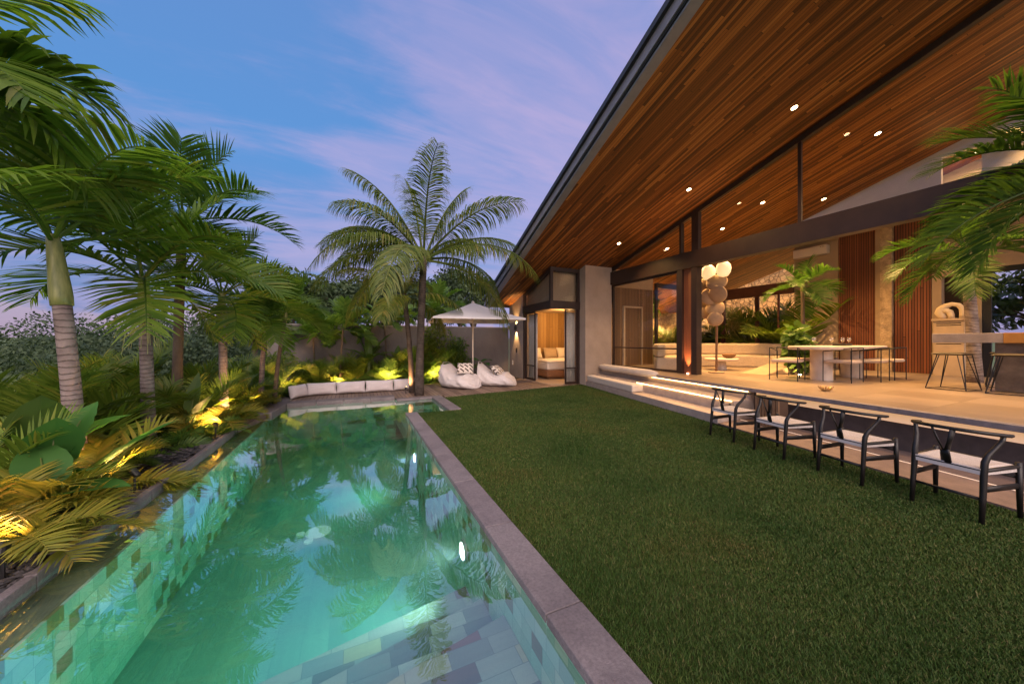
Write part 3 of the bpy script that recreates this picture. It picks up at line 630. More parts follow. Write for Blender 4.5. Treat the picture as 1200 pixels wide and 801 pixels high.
# sconce, switch and socket on the pool-side wall
t = thing('wall_sconce', 'black up-and-down wall lamp glowing on the plaster wall', 'wall lamp', (5.98, 12.62, 2.02))
MB().lathe([(.05, -.09), (.05, .09)], (-.03, 0, 0), n=18).build('body', steel2, t)
MB().box((.0, -.03, -.05), (.06, .03, .05)).build('bracket', steel2, t)
lamp('sconce_up', 'SPOT', (-.035, 0, .10), 26, WARM, aim=(.12, 0, 1), cone=75, blend=.7, radius=.02, parent=t)
lamp('sconce_down', 'SPOT', (-.035, 0, -.10), 26, WARM, aim=(.12, 0, -1), cone=75, blend=.7, radius=.02, parent=t)
tag(MB().box((5.985, 12.55, 1.02), (6.02, 12.63, 1.20)).build('wall_switch', steel2, bevel=.005), 'small black switch box on the plaster wall under the sconce', 'switch')
tag(MB().box((6.0, 12.98, .50), (6.04, 13.03, .68)).build('socket_cover', mat('white_plastic', (.75, .73, .7), .5), bevel=.005), 'small white socket cover low on the plaster wall', 'socket')
# boundary wall
bw = thing('boundary_wall', 'long grey rendered garden wall behind the plants', 'wall')
MB().box((-2.6, 13.42, -.5), (6.02, 13.6, 2.02)).build('wall_body', concrete, bw)
MB().box((-2.63, 13.40, 2.022), (6.02, 13.62, 2.07)).build('wall_cap', mat('wall_cap_grey', (.28, .25, .24), .9), bw)
MB().box((-2.63, 13.62, -.5), (-2.43, 22, 1.9)).build('wall_return', concrete, bw)

# living room shell
slat_red = board_mat('red_slats', [(0, (.15, .045, .018)), (.5, (.20, .062, .024)), (1, (.25, .082, .032))], 1, 2, .055, 9, .13, .5, .9, .5, .12)
slat_brown = board_mat('brown_slats', [(0, (.15, .085, .040)), (.5, (.20, .115, .055)), (1, (.25, .15, .075))], 0, 2, .07, 9, .10, .55, .9, .5, .2)
hpart('slat_wall', MB().box((8.36, 9.5, .602), (10.2, 9.58, 3.4)), slat_brown)
hpart('inner_wall', MB().prism([(8.36, 9.5), (10.2, 9.5), (10.2, 9.58), (8.36, 9.58)], 3.402, lambda x, y: ZR(x, y) - .003), plaster_in)
dr = hpart('door_frame', MB().box((8.75, 9.44, .602), (8.83, 9.5, 2.75)).box((9.62, 9.44, .602), (9.66, 9.5, 2.75)).box((8.83, 9.44, 2.69), (9.62, 9.5, 2.75)), mat('cream_paint', (.46, .36, .25), .6))
BX = 14.2
def back(y0, y1, z0, z1, m, name='back_wall', x=BX, th=.2): return hpart(name, MB().box((x, y0, z0), (x + th, y1, z1)), m)
back(5.62, 6.84, .602, 4.99, plaster_in)
back(4.74, 5.60, .602, 4.99, slat_red, 'slat_panel', BX - .02)
back(4.62, 4.73, .602, 4.99, plaster_in, 'pilaster', BX - .08)
rough_stone = mat('rough_stone', (.42, .31, .19), .95, .35, 9, 1.0, 24)
back(4.37, 4.61, .602, 4.99, rough_stone, 'stone_pier', BX - .14)
back(3.66, 4.36, .602, 4.99, slat_red, 'slat_panel', BX - .02)
back(3.48, 3.65, .602, 4.99, plaster_in); back(2.84, 2.99, .602, 4.99, plaster_in)
back(2.99, 3.48, .602, 1.98, plaster_in, 'niche_base'); back(2.99, 3.48, 3.2, 4.99, plaster_in, 'niche_head')
hpart('niche_back', MB().box((BX + .42, 2.9, 1.9), (BX + .5, 3.6, 3.3)), mat('dark_niche', (.10, .065, .04), .8))
back(-3, 1.0, .602, 4.99, plaster_in)
win('window', (1.0, 2.83), .602, 3.3, x=BX + .05, bars=(), frame=.13, mframe=steel2)
hpart('window_head', MB().box((BX, 1.0, 3.302), (BX + .2, 2.83, 4.99)), plaster_in)
# mezzanine gable
gab = mat('white_gable', (.52, .49, .50), .9, .08, 2)
def gable(y0, y1, z0): hpart('gable_wall', MB().prism([(12.3, y0), (12.4, y0), (12.4, y1), (12.3, y1)], z0, lambda x, y: ZR(x, y) - .003), gab)
gable(3.02, 6.3, 4.94); gable(-3, 2.46, 4.94)
hpart('gable_wall', MB().prism([(12.3, 2.46), (12.4, 2.46), (12.4, 3.02), (12.3, 3.02)], 5.72, lambda x, y: ZR(x, y) - .003), gab)
hpart('mezzanine_floor', MB().box((12.41, -3, 4.995), (15.4, 6.3, 5.06)), gab)
hpart('mezzanine_wall', MB().prism([(13.9, -3), (14.0, -3), (14.0, 6.2), (13.9, 6.2)], 5.062, lambda x, y: ZR(x, y) - .003), gab)
# glazing to the rear court
g1 = hpart('court_glazing', MB().box((BX - .04, 9.36, .602), (BX + .08, 9.5, 3.2)).box((BX - .03, 7.3, .602), (BX + .03, 7.36, 3.2)).box((BX - .03, 8.0, .602), (BX + .03, 8.14, 3.2)).box((BX - .03, 6.85, 1.36), (BX + .03, 9.36, 1.42)).box((BX - .08, 6.85, 3.2), (BX + .08, 9.5, 3.62)), mat('red_brown_steel', (.10, .035, .02), .5, .2, 4))
MB().box((BX - .004, 6.86, .61), (BX + .004, 9.36, 3.19)).build('pane', glass, g1)
g2 = hpart('court_glazing', MB().box((10.36, 9.45, .602), (10.44, 9.55, 3.5)).box((12.3, 9.45, .602), (12.36, 9.55, 3.5)).box((10.44, 9.46, 1.36), (BX - .05, 9.54, 1.42)).box((10.36, 9.44, 3.5), (BX - .05, 9.56, 3.68)), steel)
MB().box((10.45, 9.495, .61), (BX - .05, 9.505, 3.49)).build('pane', glass, g2)

# rear court: lit stone wall
def cobble_mat():
    m, nt, b = newmat('court_stone'); L = nt.links
    tc = N(nt, 'ShaderNodeTexCoord'); v = N(nt, 'ShaderNodeTexVoronoi', i_Scale=4.6); L.new(tc.outputs['Object'], v.inputs['Vector'])
    v2 = N(nt, 'ShaderNodeTexVoronoi', i_Scale=4.6); v2.feature = 'DISTANCE_TO_EDGE'; L.new(tc.outputs['Object'], v2.inputs['Vector'])
    sp = N(nt, 'ShaderNodeSeparateColor'); L.new(v.outputs['Color'], sp.inputs[0])
    r = ramp(nt, [(0, (.28, .20, .10)), (1, (.46, .34, .18))]); L.new(sp.outputs[0], r.inputs[0])
    e = ramp(nt, [(0, (.25, .25, .25)), (.08, (1, 1, 1))]); L.new(v2.outputs['Distance'], e.inputs[0])
    L.new(mixc(nt, 1.0, r.outputs[0], e.outputs[0], 'MULTIPLY'), b.inputs['Base Color']); b.inputs['Roughness'].default_value = .9
    bp = N(nt, 'ShaderNodeBump', i_Strength=.9, i_Distance=.06); L.new(e.outputs[0], bp.inputs['Height']); L.new(bp.outputs[0], b.inputs['Normal'])
    return m
cw = thing('court_wall', 'tall lit cobbled stone wall around the rear court', 'wall')
cob = cobble_mat()
MB().box((10.36, 13.2, .2), (19.4, 13.5, 6.2)).build('wall_body', cob, cw)
MB().box((19.1, 5.2, .2), (19.4, 13.2, 6.2)).build('wall_return', cob, cw)
MB().prism([(10.4, 9.6), (14.25, 9.6), (14.25, 1), (19.1, 1), (19.1, 13.2), (10.4, 13.2)], -.3, .5).build('court_soil', soil, kind='structure')

# ------------------------------------------------------------------ downlights
dl = emit('downlight_lens', (1, .70, .36), 30)
nrm = Vector((0, .286, 1)).normalized()
def downlight(x, y, P, label, z=None, cone=115, group='recessed downlights in the timber ceiling'):
    zz = ZR(x, y) if z is None else z
    t = thing('downlight', label, 'downlight', (x, y, zz), 0, group)
    if z is None: t.rotation_euler = (atan2(-.286, 1), 0, 0)
    MB().lathe([(.066, .001), (.066, -.006), (.05, -.008)], n=20).build('rim', steel2, t)
    MB().lathe([(.049, -.0085), (.001, -.011)], n=16).build('lens', dl, t)
    lamp('downlight_beam', 'SPOT', (0, 0, -.03), P, WARM, aim=(0, 0, -1), cone=cone, blend=.8, radius=.03, parent=t)
for x, y, P, lb in [(7.29, 3.51, 46, 'brightest downlight in the outer soffit, nearest the camera'),
                    (7.29, 5.68, 46, 'downlight in the middle of the outer soffit'),
                    (7.28, 8.06, 46, 'downlight in the outer soffit above the column'),
                    (7.29, 1.3, 46, 'downlight in the outer soffit above the terrace near the bar'),
                    (9.91, 3.28, 150, 'bright indoor downlight above the near end of the dining table'),
                    (9.9, 5.49, 150, 'indoor downlight above the window mullion'),
                    (10.0, 6.66, 150, 'indoor downlight above the paper disc lamp'),
                    (9.2, 7.95, 110, 'indoor downlight nearest the clerestory corner'),
                    (11.6, 4.9, 150, 'indoor downlight at the foot of the white gable'),
                    (11.6, 1.6, 150, 'indoor downlight above the bar'),
                    (9.9, .9, 110, 'indoor downlight above the near end of the bar counter'),
                    (12.0, 7.6, 150, 'indoor downlight above the curved sofa')]:
    downlight(x, y, P, lb)
downlight(13.2, 2.75, 30, 'small downlight inside the white gable opening', z=5.9, cone=165, group='gable opening light')

# ------------------------------------------------------------------ terrace and living-room furniture
blackwood = mat('black_lacquer_wood', (.009, .0075, .007), .45, .3, 6, .1, 80)
cord = board_mat('paper_cord', [(0, (.56, .51, .48)), (.5, (.62, .57, .54)), (1, (.68, .63, .60))], 1, 0, .008, 5, .12, .9, .6, .2, .7)
def make_chair(label):
    t = thing('wishbone_chair', label, 'chair', (0, 0, 0), 0, 'black wishbone chairs along the terrace')
    for s in (-1, 1):
        MB().tube([(s * .205, -.235, -.012), (s * .205, -.215, .2), (s * .203, -.195, .42), (s * .205, -.190, .49), (s * .212, -.160, .55), (s * .232, -.105, .615), (s * .252, -.072, .67), (s * .257, -.066, .715)],
                  [.016, .019, .0215, .0215, .0195, .0175, .016, .015], 10).build('leg', blackwood, t, smooth=True)
        MB().tube([(s * .245, .215, -.012), (s * .243, .21, .25), (s * .24, .205, .47)], [.015, .02, .0185], 10).build('leg', blackwood, t, smooth=True)
        MB().tube([(s * .206, -.205, .27), (s * .24, .205, .27)], [(.010, .026), (.010, .026)], 8).build('stretcher', blackwood, t, smooth=True)
        MB().tube([(s * .205, -.195, .425), (s * .24, .205, .435)], [.016, .016], 8).build('seat_rail', blackwood, t, smooth=True)
    MB().tube([(-.205, -.21, .19), (.205, -.21, .19)], .0115, 8).build('stretcher', blackwood, t, smooth=True)
    MB().tube([(-.24, .208, .34), (.24, .208, .34)], .0115, 8).build('stretcher', blackwood, t, smooth=True)
    MB().tube([(-.24, .208, .435), (.24, .208, .435)], .014, 8).build('seat_rail', blackwood, t, smooth=True)
    MB().tube([(-.2, -.20, .425), (.2, -.20, .425)], .014, 8).build('seat_rail', blackwood, t, smooth=True)
    # woven seat
    V = []; F = []; n = 12
    for side in (0, 1):
        for i in range(n + 1):
            for j in range(n + 1):
                u = -1 + 2 * i / n; v = -1 + 2 * j / n; y = .005 + v * .217; x = u * (.222 + .018 * v)
                rim = max(abs(u), abs(v)); z = .452 - .020 * (1 - rim ** 2) - (.014 * max(0, (rim - .85) / .15) ** 2)
                V.append((x, y, z if side == 0 else .388 + .008 * (1 - rim)))
    m_ = (n + 1) ** 2
    for i in range(n):
        for j in range(n):
            a = i * (n + 1) + j; F.append((a, a + n + 1, a + n + 2, a + 1)); F.append((m_ + a, m_ + a + 1, m_ + a + n + 2, m_ + a + n + 1))
    ed = [i * (n + 1) for i in range(n)] + [n * (n + 1) + j for j in range(n)] + [i * (n + 1) + n for i in range(n, 0, -1)] + list(range(n, 0, -1))
    for q in range(len(ed)): a, b_ = ed[q], ed[(q + 1) % len(ed)]; F.append((b_, a, m_ + a, m_ + b_))
    MB().add(V, F).build('seat', cord, t, smooth=False)
    # bent rail and Y-shaped splat
    rail = [(s_ * .275, .10, .712) if 0 else p for s_, p in [(0, (.272 * cos(a), -.06 + .215 * -sin(a) if sin(a) > 0 else .10, .728 + .018 * max(0, sin(a)))) for a in np.linspace(-.12, pi + .12, 5)]]
    arc = [(.268, .035, .714), (.270, .0, .715), (.268, -.03, .718)] + [(.266 * cos(a), -.04 - .235 * sin(a), .72 + .026 * sin(a)) for a in np.linspace(.15, pi - .15, 15)] + [(-.268, -.03, .718), (-.270, .0, .715), (-.268, .035, .714)]
    MB().tube(arc, [(.012, .012)] + [(.016, .016)] * (len(arc) - 2) + [(.012, .012)], 10).build('back_rail', blackwood, t, smooth=True)
    MB().tube([(0, -.205, .43), (0, -.222, .50), (0, -.232, .55)], [(.036, .008), (.034, .008), (.030, .008)], 8).tube([(-.012, -.229, .54), (-.034, -.245, .62), (-.062, -.268, .735)], [(.020, .008), (.017, .008), (.020, .008)], 8).tube([(.012, -.229, .54), (.034, -.245, .62), (.062, -.268, .735)], [(.020, .008), (.017, .008), (.020, .008)], 8).build('splat', blackwood, t, smooth=True)
    return t
# rear feet midpoints measured on the lawn; the chairs face the terrace
CH = [((5.115, 3.42), (5.10, 2.95), 'wishbone chair with black frame and pale cord seat, farthest from the camera'),
      ((4.965, 2.685), None, 'black wishbone chair with pale cord seat in front of the slatted box'),
      ((4.82, 1.905), None, 'black wishbone chair with pale cord seat, second from the frame edge'),
      ((4.715, 1.14), None, 'large near wishbone chair with black frame, cut by the right picture edge')]
rz0 = radians(-90 - 10.5)
proto = None
for i, (p, _, lb) in enumerate(CH):
    ang = rz0 + radians((2, -1.5, 0, 1.5)[i])
    # local rear-feet midpoint (0,-.235) must land on p
    lx, ly = p[0] - .235 * sin(ang) * -1 * -1, p[1]
    ox = p[0] - (-(-.235) * sin(ang)); oy = p[1] - (-.235 * cos(ang))
    if proto is None: proto = make_chair(lb); proto.location = (ox, oy, 0); proto.rotation_euler = (0, 0, ang)
    else: dup(proto, (ox, oy, 0), ang, lb)

# dining table
table_w = mat('table_plaster', (.56, .47, .39), .7, .12, 5, .3, 60)
T0 = .602
t = thing('dining_table', 'long pale dining table with two round drum legs', 'table', (10.5, 4.15, T0))
def superpoly(a, b_, n=40, p=3.6): return [(a * abs(cos(q)) ** (2 / p) * (1 if cos(q) > 0 else -1), b_ * abs(sin(q)) ** (2 / p) * (1 if sin(q) > 0 else -1)) for q in np.linspace(0, 2 * pi, n, endpoint=False)]
MB().prism(superpoly(1.52, .52), .70, .775).build('tabletop', table_w, t, bevel=.022)
for x in (-.78, .62): MB().lathe([(.20, 0), (.20, .70)], (x, 0, 0), n=32).build('leg', table_w, t, smooth=False)
seat_f = mat('boucle_fabric', (.56, .45, .37), .95, .1, 18, .6, 160)
def dchair(label):
    t = thing('dining_chair', label, 'chair', (0, 0, 0), 0, 'thin black framed dining chairs')
    for x in (-.26, .26):
        for y in (-.24, .24): MB().tube([(x, y, 0), (x, y, .74 if y < 0 else .66)], .0095, 8).build('leg', steel2, t)
    MB().tube([(-.26, .24, .66), (-.26, -.24, .74), (.26, -.24, .74), (.26, .24, .66)], .0095, 8).build('arm_rail', steel2, t)
    MB().box((-.25, -.235, .405), (.25, .235, .475)).build('seat', seat_f, t, bevel=.03)
    return t
dc = dchair('dining chair with thin black legs at the left end of the table'); dc.location = (9.05, 4.5, T0); dc.rotation_euler = (0, 0, radians(-80))
for x, y, a, lb in [(9.75, 3.78, 0, 'near-side dining chair with black legs, in front of the left drum leg'), (10.55, 3.62, 4, 'near-side dining chair with black legs, middle of the table'), (11.35, 3.62, -3, 'near-side dining chair with black legs, before the right drum leg'),
                    (9.85, 4.75, 180, 'far-side dining chair with black legs, behind the left drum leg'), (11.2, 4.75, 178, 'far-side dining chair with black legs, behind the right drum leg')]:
    dup(dc, (x, y, T0), radians(a), lb)
wg = glass_mat('wine_glass', 2.1, (.97, .97, .97))
def wineglass(x, y, lb):
    t = thing('wine_glass', lb, 'wine glass', (x, y, T0 + .776), 0, 'wine glasses on the dining table')
    MB().lathe([(.038, 0), (.036, .003), (.004, .008), (.004, .085), (.025, .10), (.044, .135), (.043, .17), (.034, .205), (.033, .205), (.042, .17), (.043, .136), (.024, .102), (.001, .098)], n=20).build('bowl', wg, t, smooth=True)
for x, y, lb in [(9.75, 4.3, 'clear wine glass nearest the left end of the table'), (10.3, 4.2, 'clear wine glass left of the dark tray'), (10.95, 4.25, 'clear wine glass in front of the red slats'), (11.4, 4.3, 'clear wine glass nearest the plaster pilaster')]: wineglass(x, y, lb)
tag(MB().prism([(10.45, 4.0), (10.78, 4.0), (10.78, 4.25), (10.45, 4.25)], T0 + .777, T0 + .83).build('tray', blackwood, bevel=.01), 'dark tray on the dining table between the wine glasses', 'tray')
# brass basket on the terrace floor
t = thing('brass_basket', 'small flared brass basket standing on the terrace floor', 'basket', (7.65, 3.2, T0))
brass = mat('brass', (.55, .36, .15), .4, .2, 6, metal=.7)
MB().lathe([(.055, 0), (.065, .01), (.07, .03), (.062, .03), (.05, .01)], n=24).build('base', brass, t)
pt = MB()
for k in range(16):
    a = 2 * pi * k / 16; c_, s_ = cos(a), sin(a); pt.tube([(.062 * c_, .062 * s_, .02), (.085 * c_, .085 * s_, .05), (.11 * c_, .11 * s_, .085)], [.008, .013, .003], 6)
pt.build('petals', brass, t)

# bar and stools
t = thing('bar_counter', 'grey concrete bar counter with an orange timber end', 'bar', (10.35, -.2, T0))
MB().box((0, 2.042, .86), (.75, 2.86, 1.035)).build('counter_slab', mat('bar_concrete', (.30, .26, .25), .7, .2, 5, .3, 60), t, bevel=.006)
MB().box((-.004, -2, .858), (.754, 2.04, 1.037)).build('counter_end', mat('orange_timber', (.42, .20, .04), .5, .15, 5), t, bevel=.004)
MB().box((.12, -2, 0), (.6, 2.15, .857)).build('base', mat('bar_base', (.13, .105, .09), .8, .35, 5, .5, 30), t)
def stool(lb):
    t = thing('bar_stool', lb, 'stool', (0, 0, 0), 0, 'black wire bar stools')
    MB().cushion((0, 0, .655), (.42, .36, .05), n=10, p=5).build('seat', mat('stool_seat', (.022, .014, .010), .5, .2, 6), t, smooth=True)
    pts = [(-.16, -.13), (.16, -.13), (.16, .13), (-.16, .13)]; ft = [(-.25, -.22), (.25, -.22), (.25, .22), (-.25, .22)]
    for k in range(4):
        a, b_ = pts[k], ft[k]
        MB().tube([(a[0] - .02, a[1], .64), (b_[0], b_[1], .012)], .008, 6).tube([(a[0] + .05 * (1 if a[0] < 0 else -1), a[1], .64), (b_[0], b_[1], .012)], .007, 6).build('leg', steel2, t)
    MB().tube([(*ft[0], .01), (*ft[1], .01), (*ft[2], .01), (*ft[3], .01), (*ft[0], .01)], .008, 6).build('foot_ring', steel2, t)
    return t
s0 = stool('black wire bar stool at the far end of the bar'); s0.location = (10.0, 2.32, T0); s0.rotation_euler = (0, 0, radians(80))
dup(s0, (11.35, 2.0, T0), radians(12), 'black wire bar stool on the far side of the counter end')
dup(s0, (10.0, 1.68, T0), radians(94), 'black wire bar stool at the middle of the bar by the dark base')
dup(s0, (10.0, 1.05, T0), radians(88), 'black wire bar stool cut by the right picture edge')

# air conditioner
t = thing('air_conditioner', 'white split air conditioner high on the plaster wall', 'air conditioner', (BX, 6.3, 4.52))
acw = mat('ac_plastic', (.62, .56, .50), .45, .05, 3)
MB().box((-.22, -.48, -.16), (-.003, .48, .14)).build('case', acw, t, bevel=.035)
MB().box((-.215, -.44, -.185), (-.06, .44, -.163)).build('vent_flap', mat('ac_grey', (.35, .31, .28), .5), t, bevel=.006)
MB().box((-.226, -.40, .07), (-.221, -.36, .085)).box((-.226, -.33, .07), (-.221, -.30, .085)).build('display', steel2, t)
# sculpture on its plinth in the niche
t = thing('plinth_cabinet', 'cream plinth cabinet with dark louvre lines in the niche', 'cabinet', (13.86, 3.235, T0))
crm = mat('cream_plinth', (.42, .31, .20), .7, .08, 4)
MB().box((-.2, -.25, 0), (.3, .25, 1.40)).build('body', crm, t, bevel=.005)
MB().box((-.23, -.28, 1.403), (.31, .28, 1.46)).build('top', crm, t, bevel=.006)
lv = MB()
for z in (1.33, 1.28, .86, .81): lv.box((-.206, -.2, z), (-.201, .2, z + .018))
lv.build('louvre', steel2, t)
sc = MB()
R_ = .175
sc.tube([(0, .12, .0), (0, .165, .07), (0, .20, .16), (0, .175, .25), (0, .10, .33), (0, .0, .37), (0, -.10, .34), (0, -.165, .25), (0, -.178, .12), (0, -.17, .0)], [.06, .08, .10, .092, .072, .055, .055, .06, .064, .06], 16)
sc.tube([(0, .16, .18), (0, .09, .21), (0, .035, .17), (0, .015, .09), (0, .01, .0)], [.085, .075, .068, .062, .058], 16)
sc_o = sc.build('sculpture', mat('cream_ceramic', (.62, .50, .34), .8, .06, 6, .2, 50), smooth=True, loc=(13.9, 3.235, T0 + 1.461)); tag(sc_o, 'cream looped abstract sculpture standing on the plinth cabinet', 'sculpture')

# sofa, coffee table, disc lamp
t = thing('curved_sofa', 'low curved cream sofa in front of the court glazing', 'sofa', (0, 0, 0))
def arc_block(cx, cy, r0, r1, a0, a1, z0, z1, n=26):
    P = [(cx + r1 * cos(a), cy + r1 * sin(a)) for a in np.linspace(a0, a1, n)] + [(cx + r0 * cos(a), cy + r0 * sin(a)) for a in np.linspace(a1, a0, n)]
    return MB().prism(P, z0, z1)
boucle = mat('cream_boucle', (.54, .43, .31), .95, .08, 20, .6, 140)
arc_block(10.6, 6.2, 1.75, 2.65, radians(-5), radians(148), T0, T0 + .40).build('seat', boucle, t, bevel=.05)
arc_block(10.6, 6.2, 2.40, 2.66, radians(-8), radians(150), T0 + .405, T0 + .80).build('backrest', boucle, t, bevel=.06)
t = thing('coffee_table', 'low round pale coffee table in front of the sofa', 'table', (10.3, 6.9, T0))
MB().lathe([(.42, .28), (.46, .30), (.46, .34), (.42, .36)], n=36).build('tabletop', table_w, t); MB().lathe([(.16, 0), (.12, .28)], n=24).build('base', table_w, t)
t = thing('fruit_bowl', 'round brown woven bowl on the coffee table', 'bowl', (10.45, 6.75, T0 + .36)); MB().lathe([(.08, 0), (.17, .06), (.19, .12), (.17, .13), (.12, .10)], n=24).build('bowl', mat('woven_brown', (.20, .10, .04), .9, .3, 30, .6, 90), t, smooth=True)
# sloped concrete block with an uplight
t = thing('side_bench', 'low sloping plaster bench end with a small glowing floor light', 'bench', (10.25, 5.6, T0))
MB().add([(-.6, -.35, 0), (.7, -.35, 0), (.7, .35, 0), (-.6, .35, 0), (-.55, -.3, .02), (.68, -.3, .24), (.68, .3, .24), (-.55, .3, .02)], [(0, 3, 2, 1), (4, 5, 6, 7), (0, 1, 5, 4), (1, 2, 6, 5), (2, 3, 7, 6), (3, 0, 4, 7)]).build('body', plaster_in, t, bevel=.02)
lamp('bench_light', 'SPOT', (.35, -.62, .03), 5, WARM, aim=(0, .7, .5), cone=80, radius=.02, parent=t)
tag(MB().lathe([(.04, 0), (.04, .02), (.001, .021)], (10.6, 4.99, T0), n=16).build('floor_light', emit('floor_lens', (1, .7, .38), 14)), 'small round glowing floor light in front of the plaster bench', 'floor light')
tag(MB().lathe([(.03, 0), (.03, .025), (.001, .026)], (GX - .05, 6.42, T0), n=16).build('floor_light', emit('post_lens', (1, .42, .2), 12)), 'small glowing uplight at the foot of the timber post', 'floor light')
lamp('post_uplight', 'SPOT', (GX - .10, 6.42, T0 + .06), 34, (1, .42, .16), aim=(.03, 0, 1), cone=50, blend=.8, radius=.02)
t = thing('disc_lamp', 'tall lamp of stacked round paper discs with two glowing globes', 'floor lamp', (9.2, 6.3, T0))
paper = mat('paper_disc', (.36, .25, .15), .85, .12, 8, .3, 60)
MB().lathe([(.2, 0), (.2, .03), (.03, .05)], n=28).build('base', paper, t); MB().tube([(0, 0, .04), (.02, 0, 1.2), (0, .02, 2.4)], .03, 10).build('stem', mat('stem_wood', (.18, .09, .04), .7, .2, 5, .2, 50), t)
for k, (dy, dx, z, r, ty) in enumerate([(-.05, -.06, 2.52, .27, .5), (.10, -.1, 2.14, .26, .2), (-.12, -.12, 2.18, .25, -.2), (.0, -.05, 1.80, .24, .35), (-.04, -.1, 1.50, .20, -.15), (.32, -.0, 2.45, .27, .1), (.34, .05, 2.0, .25, .3), (.30, .0, 1.72, .2, .2)]):
    o = MB().lathe([(.001, -.06), (r * .5, -.055), (r * .88, -.03), (r, 0), (r * .88, .03), (r * .5, .055), (.001, .06)], n=28, axis='x').build('disc', paper, t, smooth=True, loc=(dx, dy, z)); o.rotation_euler = (0, ty, radians(25) + .3 * sin(k * 2.1))
glob = emit('paper_glow', (1, .62, .26), .85)
for dy, z in ((-.22, 2.86), (.22, 2.84)):
    MB().lathe([(.001, -.22), (.11, -.19), (.17, -.09), (.185, .02), (.165, .12), (.09, .20), (.001, .23)], n=24).build('globe', glob, t, smooth=True, loc=(-.02, dy, z))

# ------------------------------------------------------------------ poolside lounge
back_m = mat('lounge_canvas', (.66, .60, .60), .95, .06, 5, .3, 240, sheen=.2)
CU = [(-1.22, .55, 'corner cushion turned towards the pool kerb, leftmost of the white row'), (-.62, .9, 'white back cushion, second from the left behind the far coping'), (.22, .88, 'white back cushion in the middle of the row behind the far coping'), (1.02, .86, None), ]
xs_c = [(-1.35, 10.45, .6, 55), (-.83, 10.72, .78, 3), (-.10, 10.72, .80, 0), (.66, 10.72, .82, -2), (1.38, 10.80, .72, 5)]
lbs = ['white cushion turned at an angle at the left corner of the pool', 'white cushion beside the angled corner cushion behind the pool', 'white cushion in the middle of the row behind the pool', 'white cushion left of the one next to the palm trunks', 'white cushion with raised top edge next to the palm trunks']
for k, ((x, y, w, a), lb) in enumerate(zip(xs_c, lbs)):
    o = MB().cushion((0, 0, .175), (w - .05, .33, .22), 0, radians(76), n=18, p=3.2, puff=1.0, wr=.04, rng=random.Random(k)).build('lounge_cushion', back_m, smooth=True, loc=(x, y, .006))
    o.rotation_euler = (0, 0, radians(a)); tag(o, lb, 'cushion', 'white cushions behind the pool')
def beanbag(x, y, rz, lb, seed):
    rng = random.Random(seed); t = thing('bean_bag', lb, 'bean bag', (x, y, .005), rz, 'white bean bags under the parasol'); t.scale = (1, 1, .86)
    # side profile of the slouched bag: y' runs front(-) to back(+)
    V = []; F = []; nu, nv = 40, 26; ph = rng.uniform(0, 6)
    for i in range(nu):
        s = i / (nu - 1)                      # 0 front tip, 1 top of the back
        yy = -.78 + 1.25 * s ** .95 + .10 * max(0, s - .7)
        top = .10 + .36 * min(1, s / .22) ** .6 if s < .22 else .46 + .05 * sin(s * 7) + .42 * max(0, (s - .52) / .48) ** 1.25
        if s > .93: top -= .5 * (s - .93)
        hw = .50 * (1 - (1 - min(1, s / .30)) ** 2.4) ** .5 * (1 - .28 * max(0, (s - .45) / .55) ** 1.6) + .02
        bot = 0 + .02 * max(0, s - .9)
        for j in range(nv):
            a = 2 * pi * j / nv; cx_ = cos(a); sx_ = sin(a)
            e = .62
            px_ = hw * (abs(cx_) ** e) * (1 if cx_ > 0 else -1); pz = (top + bot) / 2 + (top - bot) / 2 * (abs(sx_) ** (.75)) * (1 if sx_ > 0 else -1)
            wv = .016 * sin(9 * a + 14 * s + ph) + .012 * sin(23 * s + 5 * a) + .010 * sin(17 * a - 19 * s + ph * 2)
            fold = .03 * max(0, 1 - abs(s - .45) / .12) * sin(3 * a + ph)
            V.append((px_ * (1 + wv * 1.4), yy + wv * .7, max(0, pz * (1 + wv * 1.2) - fold * (sx_ > 0))))
    for i in range(nu - 1):
        for j in range(nv): F.append((i * nv + j, i * nv + (j + 1) % nv, (i + 1) * nv + (j + 1) % nv, (i + 1) * nv + j))
    F += [tuple(range(nv))[::-1], tuple(range((nu - 1) * nv, nu * nv))]
    o = MB().add(V, F).build('bag', white_fab, t, smooth=True); md = o.modifiers.new('sub', 'SUBSURF'); md.levels = 2; md.render_levels = 2
    tx = bpy.data.textures.new('creases', 'MARBLE'); tx.noise_scale = .32; tx.turbulence = 9; tx.noise_depth = 3
    md = o.modifiers.new('crease', 'DISPLACE'); md.texture = tx; md.strength = .02; md.mid_level = .5; md.texture_coords = 'LOCAL'
    tx2 = bpy.data.textures.new('lumps', 'CLOUDS'); tx2.noise_scale = .28; tx2.noise_depth = 2
    md = o.modifiers.new('lump', 'DISPLACE'); md.texture = tx2; md.strength = .03; md.mid_level = .55; md.texture_coords = 'LOCAL'
    MB().tube([(-.30, .44, .80), (-.12, .50, .91), (.12, .50, .91), (.30, .44, .80)], .008, 6).build('piping', white_fab, t, smooth=True)
    return t
beanbag(3.02, 10.75, radians(36), 'white bean bag with a patterned pillow left of the parasol pole', 3)
beanbag(4.25, 10.72, radians(56), 'white bean bag with a patterned pillow between the parasol pole and the house', 7)
